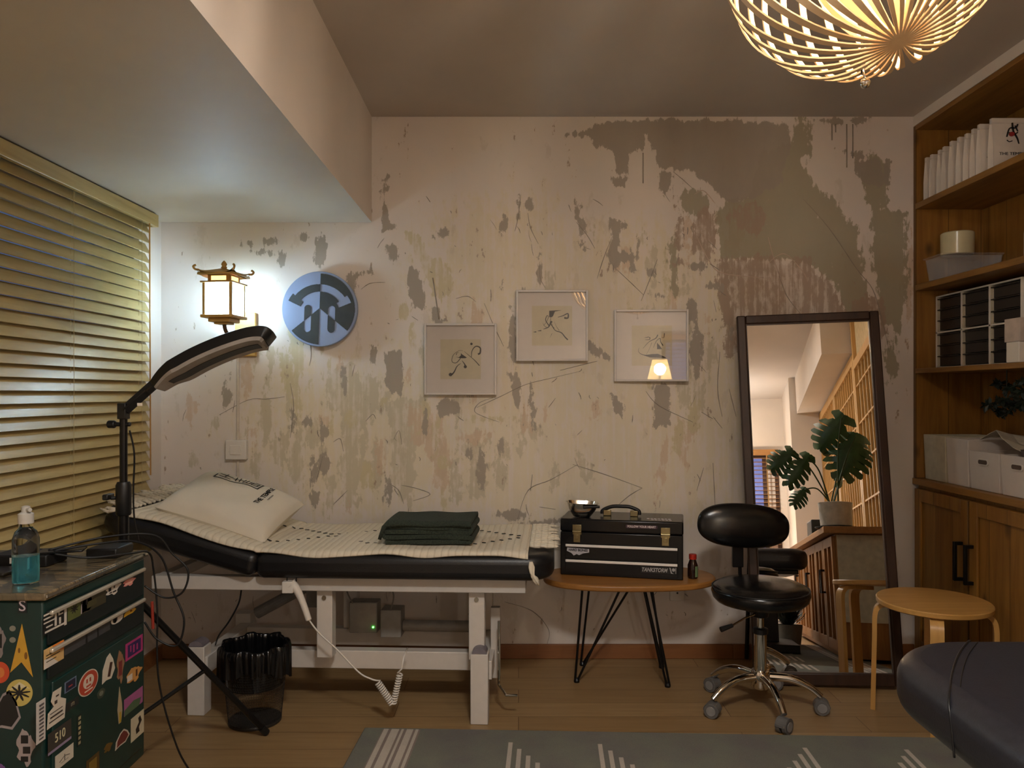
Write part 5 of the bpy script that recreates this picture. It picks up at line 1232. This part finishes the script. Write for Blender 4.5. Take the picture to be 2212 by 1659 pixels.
# brown bottle
t = thing('sauce_bottle', 'small brown bottle with red cap beside the toolbox', 'bottle', (.692, 3.06, .4168))
BX = Matrix.Translation((.692, 3.07, .4168))
MB().lathe([(.002, 0), (.0185, .001), (.020, .005), (.020, .052), (.013, .072), (.012, .078)], 28, BX).build('body', flat('brown_glass', (40, 20, 12), .12), t, smooth='auto')
MB().lathe([(.0145, .076), (.0150, .080), (.0150, .094), (.013, .096)], 24, BX).build('cap', flat('red_cap', (170, 40, 26), .4), t, smooth='auto')
mb = MB()
for k in range(8):
    q0, q1 = R(-75+k*11), R(-75+(k+1)*11); r_ = .0204
    mb.add([BX @ Vector((r_*math.cos(q), r_*math.sin(q), z)) for q, z in ((q0, .008), (q1, .008), (q1, .05), (q0, .05))], [(0, 1, 2, 3)])
mb.build('label_paper', flat('green_label', (116, 140, 96), .6), t, smooth=True, fix=False)
# wall socket
t = thing('wall_socket', 'small white wall socket below the side table', 'socket', (.70, YW, .26)); a = wp(1446, 1297, YW); b = wp(1478, 1262, YW)
MB().box((a.x, YW-.012, a.z), (b.x, YW-.0015, b.z)).build('plate', white_plastic, t, bevel=.003)
MB().cyl(((a.x+b.x)/2, YW-.0125, (a.z+b.z)/2), ((a.x+b.x)/2, YW-.0135, (a.z+b.z)/2), .004).build('hole', black_plastic, t)

# ------------------------------------------------------------------ rolling stool with backrest
CC = Vector((.884, 2.825, 0))
t = thing('rolling_stool', 'black padded rolling stool with backrest and chrome five-star base', 'stool', tuple(CC))
SM = Matrix.Translation(CC)
MB().lathe([(.02, .384), (.13, .386), (.158, .392), (.170, .405), (.175, .425), (.170, .442), (.160, .447), (.158, .448), (.148, .455), (.11, .460), (.0, .462)], 64, SM).build('seat', black_gloss, t, smooth=True)
mb = MB().tube([CC+Vector((.172*math.cos(2*math.pi*k/48), .172*math.sin(2*math.pi*k/48), .441)) for k in range(48)], .0022, 6, closed=True); mb.build('seat_piping', black_vinyl, t, smooth=True)
MB().box((-.06, -.06, .366), (.06, .06, .384), SM).lathe([(.028, .335), (.035, .366)], 20, SM).build('seat_plate', black_metal, t, bevel=.003)
bc_ = Vector((.868, 2.985, .640)); BMt = Matrix.Translation(bc_) @ Matrix.Rotation(R(3.5), 4, 'Y') @ Matrix.Rotation(R(-6), 4, 'X')
def back(u_, v_):
    q, p_ = 2*math.pi*u_, math.pi*(v_-.5); e = lambda x, k: math.copysign(abs(x)**k, x)
    c1 = e(math.cos(p_), .8)
    return BMt @ Vector((.178*c1*e(math.cos(q), .80), .036*e(math.sin(p_), .9), .085*c1*e(math.sin(q), .80)))
MB().surf(back, 64, 24).build('backrest', black_gloss, t, smooth=True)
MB().tube(smooth_path([(CC.x-.02, CC.y+.03, .375), (CC.x-.04, CC.y+.12, .372), (bc_.x, bc_.y+.040, .40), (bc_.x, bc_.y+.048, .50), (bc_.x, bc_.y+.044, .60)], 6), .0075, 10).build('backrest_post', black_metal, t, smooth=True)
MB().box((bc_.x-.03, bc_.y+.036, .47), (bc_.x+.012, bc_.y+.056, .57)).build('post_bracket', black_metal, t, bevel=.003)
MB().cyl((CC.x, CC.y, .345), (CC.x, CC.y, .28), .012).build('gas_piston', chrome, t)
MB().lathe([(.026, .274), (.027, .276), (.027, .292), (.016, .296)], 24, SM).build('column_collar', black_plastic, t)
MB().lathe([(.023, .12), (.0225, .274)], 28, SM).build('column', chrome, t, smooth='auto')
MB().lathe([(.028, .075), (.034, .085), (.036, .125), (.032, .14), (.023, .143)], 10, SM).build('hub', chrome, t, smooth='auto')
MB().tube([(CC.x-.02, CC.y-.02, .352), (CC.x-.07, CC.y-.05, .345), (CC.x-.12, CC.y-.065, .322)], .0035, 8).build('height_lever', chrome, t)
MB().tube([(CC.x-.12, CC.y-.065, .322), (CC.x-.165, CC.y-.078, .311)], [.007, .010], 10).build('lever_grip', black_plastic, t)
for k in range(5):
    a = R(-86+72*k); d = Vector((math.cos(a), math.sin(a), 0))
    pts = smooth_path([CC+d*.02+Vector((0, 0, .118)), CC+d*.10+Vector((0, 0, .118)), CC+d*.165+Vector((0, 0, .095)), CC+d*.208+Vector((0, 0, .062))], 6)
    lg = MB().tube(pts, [.0165-.005*i/(len(pts)-1) for i in range(len(pts))], 12).build('leg', chrome, t, smooth='auto')
    c_ = CC+d*.210+Vector((0, 0, .0265)); s_ = Vector((-d.y, d.x, 0)) if k % 2 else (d*.8+Vector((-d.y, d.x, 0))*.6).normalized()
    mb = MB(); mb.cyl(c_-s_*.020, c_-s_*.005, .0262, n=28).cyl(c_+s_*.005, c_+s_*.020, .0262, n=28)
    cs = mb.mat(1).cyl(c_-s_*.0225, c_-s_*.0205, .017, n=24).cyl(c_+s_*.0205, c_+s_*.0225, .017, n=24).build('caster', [flat('caster_grey', (96, 94, 92), .45), flat('caster_hub', (130, 128, 126), .4)], lg, bevel=.002)
    mb = MB(); f_ = s_.cross(Vector((0, 0, 1)))
    P = [(.0285*math.cos(R(g)), .0285*math.sin(R(g))) for g in range(0, 181, 15)]+[(.0268*math.cos(R(g)), .0268*math.sin(R(g))) for g in range(180, -1, -15)]
    mb.prism(P, -.019, .019, frame(tuple(c_), tuple(f_), (0, 0, 1))); mb.build('fender', flat('caster_grey', (96, 94, 92), .45), lg)

# ------------------------------------------------------------------ wooden stool
SC = Vector((1.474, 2.745, 0))
t = thing('wooden_stool', 'round birch stool with bent plywood legs beside the cabinet', 'stool', tuple(SC))
MB().lathe([(.180, .396), (.186, .400), (.187, .413), (.184, .4165)], 64, Matrix.Translation(SC)).build('seat', birch, t, smooth='auto')
for a in (155, 245, 335, 65):
    d = Vector((math.cos(R(a)), math.sin(R(a)), 0)); prof = []
    pts = smooth_path([SC+d*.07+Vector((0, 0, .3865)), SC+d*.150+Vector((0, 0, .3865)), SC+d*.176+Vector((0, 0, .376)), SC+d*.189+Vector((0, 0, .345)), SC+d*.191+Vector((0, 0, .25)), SC+d*.196+Vector((0, 0, .001))], 7)
    NN = []
    for i, p_ in enumerate(pts):
        tt = (pts[min(i+1, len(pts)-1)]-pts[max(i-1, 0)]).normalized(); s_ = Vector((-d.y, d.x, 0)); NN.append(tt.cross(s_)*-1)
    pts = [p_-n_*.008 for p_, n_ in zip(pts, NN)]
    MB().ribbon(pts, .042, NN, .016).build('leg', birch_v, t, smooth='auto')

# ------------------------------------------------------------------ foreground chair pad
t = thing('reclining_chair', 'black padded vinyl chair rest cut off at the right corner', 'chair', (1.03, 1.2, 0))
out = []
for (cx, cy, a, r) in ((1.30, 1.745, 0, .12), (.778, 1.745, 90, .20), (.778, .55, 180, .1), (1.30, .55, 270, .1)):
    sx = -1 if cx > 1 else 1; sy = -1 if cy > 1 else 1
    for k in range(13): q = R(a+90*k/12); out.append((cx+sx*r+r*math.cos(q), cy+sy*r+r*math.sin(q)))
MB().prism(out, .485, .602).build('pad', flat('charcoal_vinyl', (40, 40, 46), .36, var=.12, scale=70, bump=.10), t, bevel=.045, seg=7)
q = [(1.02, 1.7445, .53), (1.015, 1.738, .582), (1.00, 1.715, .6015), (.93, 1.63, .6035), (.86, 1.53, .6035), (.81, 1.45, .6005), (.785, 1.41, .585), (.7785, 1.39, .55), (.778, 1.38, .50)]
MB().tube(smooth_path(q, 6), .0022, 6).build('seam', black_vinyl, t, smooth=True)
MB().tube(smooth_path([(x+.013, y-.010, z) for x, y, z in q], 6), .0012, 6).build('seam', black_vinyl, t, smooth=True)
mb = MB().box((.95, .65, .46), (1.25, 1.60, .484)).box((1.05, 1.0, .06), (1.15, 1.2, .459)).box((.95, .72, .0135), (1.25, 1.45, .06)); mb.build('base', black_metal, t, bevel=.004)

# ------------------------------------------------------------------ rug
rg = thing('rug', 'grey green rug with white stripe pattern on the wooden floor', 'rug', (.5, 2.0, 0), R(-2.3))
def rugm(name, c1, c2):
    s = NT(name); v = s.co(); n_ = s.noise(v, 300, 3); b_ = s.noise(v, 6, 3)
    c = s.ramp(b_, [(.35, lin(c1)), (.65, lin(c2))]); s.l(s.mix(s.math('MULTIPLY', n_, .45), c, lin(tuple(x*.6 for x in c1))), s.b.inputs['Base Color']); s.set(Roughness=1); s.bump(n_, .6, .003); return s.m
rm, rs, rb_ = rugm('rug_grey_green', (122, 124, 110), (114, 110, 106)), rugm('rug_white_stripe', (200, 190, 176), (186, 176, 164)), rugm('rug_mauve_stripe', (142, 128, 120), (136, 124, 116))
MB().box((-1.05, -1.45, .0005), (1.10, .598, .011)).build('pile', rm, rg, bevel=.004, local=True)
mb = MB()
def bar(x0, x1, y0, y1, k=0): mb.mat(k).box((x0, y0, .0105), (x1, y1, .0122))
for s0 in (-1, 1):
    for k, (off, wd) in enumerate(((.070, .016), (.096, .026), (.130, .008), (.148, .022), (.178, .010))):
        x = (-1.05+off) if s0 < 0 else (1.10-off-wd); bar(x, x+wd, -1.44, .585)
    x = (-1.05+.066) if s0 < 0 else (1.10-.188-.006)
    mb.mat(1).box((x, -1.44, .0103), (x+.128, .585, .0112))
for cx, sgn in ((-.545, 1), (-.255, 1), (.40, -1), (.72, -1)):
    for k in range(8):
        x = cx+sgn*k*.030-.008; y1 = .50-k*.045
        for row in range(4): bar(x, x+.014, y1-.30-row*.5, y1-row*.5)
mb.build('stripes', [rs, rb_], rg, local=True)

# ------------------------------------------------------------------ behind the camera, seen in the mirror
ct = thing('counter', 'wooden counter with panel doors seen in the mirror', 'counter', (1.55, .5, 0))
MB().box((1.375, -.96, .685), (1.71, 1.80, .722)).build('worktop', wood('counter_wood', (150, 100, 50), (186, 134, 76), 'y'), ct, bevel=.003)
cw = wood('counter_doors', (136, 86, 40), (176, 122, 62), 'z')
MB().box((1.445, -.90, .02), (1.71, 1.72, .684)).build('body', cw, ct)
mb = MB().box((1.450, 1.7205, .21), (1.70, 1.728, .680)); mb.build('end_panel', flat('panel_cream', (206, 200, 180), .6), ct)
for k in range(6):
    a = 1.70-k*.43; b = a-.42
    if b < -.95: break
    fr_ = MB()
    for p0, p1 in (((b, .05), (b+.055, .675)), ((a-.055, .05), (a, .675)), ((b+.055, .62), (a-.055, .675)), ((b+.055, .05), (a-.055, .11)), (((a+b)/2-.02, .11), ((a+b)/2+.02, .62))): fr_.box((1.425, p0[0], p0[1]), (1.4445, p1[0], p1[1]))
    d = fr_.build('door', cw, ct, bevel=.002); hy = b+.03 if k % 2 == 0 else a-.03
    MB().box((1.398, hy-.006, .36), (1.406, hy+.006, .50)).box((1.406, hy-.006, .36), (1.4245, hy+.006, .372)).box((1.406, hy-.006, .488), (1.4245, hy+.006, .50)).build('handle', black_metal, d)
# screens
for j, (y0, y1, zt, lb) in enumerate(((-1.118, -.14, 1.985, 'far wooden lattice screen, reflected behind the plant'), (-.13, .85, 1.985, 'middle wooden lattice screen, reflected behind the plant'), (.86, 1.98, 2.30, 'nearest wooden lattice screen with higher top, reflected in the mirror'))):
    t = thing('lattice_screen', lb, 'screen', (1.765, (y0+y1)/2, 0), 0, 'lattice screens along the right wall')
    fr_ = MB(); f = .045
    for p0, p1 in (((y0, .0), (y0+f, zt)), ((y1-f, .0), (y1, zt)), ((y0+f, zt-.07), (y1-f, zt)), ((y0+f, .0), (y1-f, .08)), ((y0+f, .66), (y1-f, .70))): fr_.box((1.745, p0[0], p0[1]), (1.785, p1[0], p1[1]))
    if j == 2: fr_.box((1.742, y0+f, 1.86), (1.788, y1-f, 1.92))
    fr_.build('frame', screenwood, t)
    mb = MB(); n = 9
    for k in range(1, n): y = y0+f+(y1-y0-2*f)*k/n; mb.box((1.752, y-.006, .70), (1.766, y+.006, (1.86 if j == 2 else zt-.07)))
    for z in (.96, 1.22, 1.48, 1.74): mb.box((1.7505, y0+f, z-.006), (1.767, y1-f, z+.006))
    mb.build('lattice', screenwood, t)
    MB().box((1.768, y0+f, .08), (1.772, y1-f, zt-.07)).build('screen_paper', flat('screen_paper', (196, 176, 136), .9), t)
# potted monstera
t = thing('potted_monstera', 'potted plant with large split leaves, reflected in the mirror', 'plant', (1.47, 1.62, .723))
PMt = Matrix.Translation((1.468, 1.62, .7232))
MB().lathe([(.115, 0), (.118, .003), (.118, .008), (.09, .010), (.0, .010)], 40, PMt).build('saucer', black_plastic, t, smooth='auto')
MB().lathe([(.080, .0105), (.086, .015), (.094, .145), (.088, .147), (.084, .12), (.0, .12)], 40, PMt).build('pot', flat('pot_grey_white', (206, 198, 186), .5), t, smooth='auto')
leafm = flat('monstera_green', (50, 84, 46), .35, var=.25, scale=20)
def leaf(base, tip, size, nrm, parent):
    base, tip = Vector(base), Vector(tip); y = (tip-base).normalized(); L_ = (tip-base).length; z = Vector(nrm); z = (z-y*z.dot(y)).normalized(); x = y.cross(z)
    mb = MB(); lobes = 6; wmax = size*.52
    def wd(t_): return wmax*(math.sin(math.pi*min(1, max(0, t_*.86+.10)))**.75)
    def P(sx, t_, s): 
        yy = (t_-.12*(1-min(1, t_*4)))*L_ + s*.20*L_*(.35+t_*.3) - (.16*L_*s if t_ < .18 else 0)
        return base+y*yy+x*(sx*s*wd(t_))-z*(.28*size*s*s+.12*size*t_*t_)
    for sx in (-1, 1):
        for j in range(lobes):
            t0, t1 = j/lobes, (j+1)/lobes; g = lambda s: 0 if s < .35 else (.13*(t1-t0)*min(1, (s-.30)/.25))
            row = [0, .15, .3, .45, .65, .85, 1.0]
            A_ = [P(sx, t0+g(s)+(.35*(t1-t0) if s == 1 else 0), s*(1 if s < 1 else .97)) for s in row]; B_ = [P(sx, t1-g(s)-(.15*(t1-t0) if s == 1 else 0), s) for s in row]
            vs = A_+B_; k = len(row); mb.add(vs, [(i, i+1, k+i+1, k+i) for i in range(k-1)])
    mb.build('leaf', leafm, parent, smooth=True, fix=False)
    return base
soil = Vector((1.468, 1.62, .84)); stm = flat('stem_green', (58, 78, 40), .5)
for b_, tp_, sz, nr in (((1.53, 1.66, 1.36), (1.40, 1.60, 1.19), .24, (.1, .9, .35)), ((1.60, 1.63, 1.25), (1.52, 1.64, 1.03), .27, (0, .95, .25)), ((1.62, 1.56, 1.27), (1.64, 1.60, 1.08), .19, (.2, .9, .2)),
        ((1.24, 1.63, 1.17), (1.12, 1.61, 1.07), .17, (.2, .9, .3)), ((1.33, 1.66, 1.13), (1.215, 1.66, .97), .15, (.3, .8, .4)), ((1.31, 1.60, .95), (1.24, 1.62, .86), .11, (.1, .9, .4)), ((1.54, 1.50, 1.17), (1.56, 1.42, 1.0), .15, (.2, .4, .9))):
    leaf(b_, tp_, sz, nr, t); b = Vector(b_); m_ = soil.lerp(b, .55)+Vector((0, 0, .05)); MB().tube(smooth_path([soil+Vector((random.uniform(-.03, .03), random.uniform(-.03, .03), 0)), m_, b], 6), .0042, 6).build('stem', stm, t, smooth=True)
# things beside the counter in the mirror
tag(MB().box((1.40, .70, .7225), (1.62, .98, .83)).build('black_box', black_plastic, bevel=.006), 'black equipment box on the counter, reflected in the mirror', 'box')
t = thing('floor_plant', 'dark bushy plant in pale pot on the floor, reflected in mirror', 'plant', (1.28, .55, 0))
MB().lathe([(.08, 0), (.10, .14), (.095, .14), (.09, .12), (0, .12)], 28, Matrix.Translation((1.26, .45, 0))).build('pot', flat('pot_grey', (120, 118, 110), .6), t, smooth='auto')
mb = MB(); rnd = random.Random(9)
for _ in range(420):
    a = Vector((1.26+rnd.gauss(0, .012), .45+rnd.gauss(0, .02), .12)); d = Vector((rnd.gauss(0, .32), rnd.gauss(0, .4), rnd.uniform(.4, 1))).normalized(); l = rnd.uniform(.12, .30)
    s_ = d.cross(Vector((0, 0, 1))).normalized()*.006; tip = a+d*l; tip.x = min(tip.x, 1.37); m_ = a+d*l*.55; m_.x = min(m_.x, 1.36); mb.add([a-s_*.4, m_-s_, tip-Vector((0, 0, l*.12)), m_+s_], [(0, 1, 2, 3)])
mb.build('foliage', dgreen, t, fix=False)
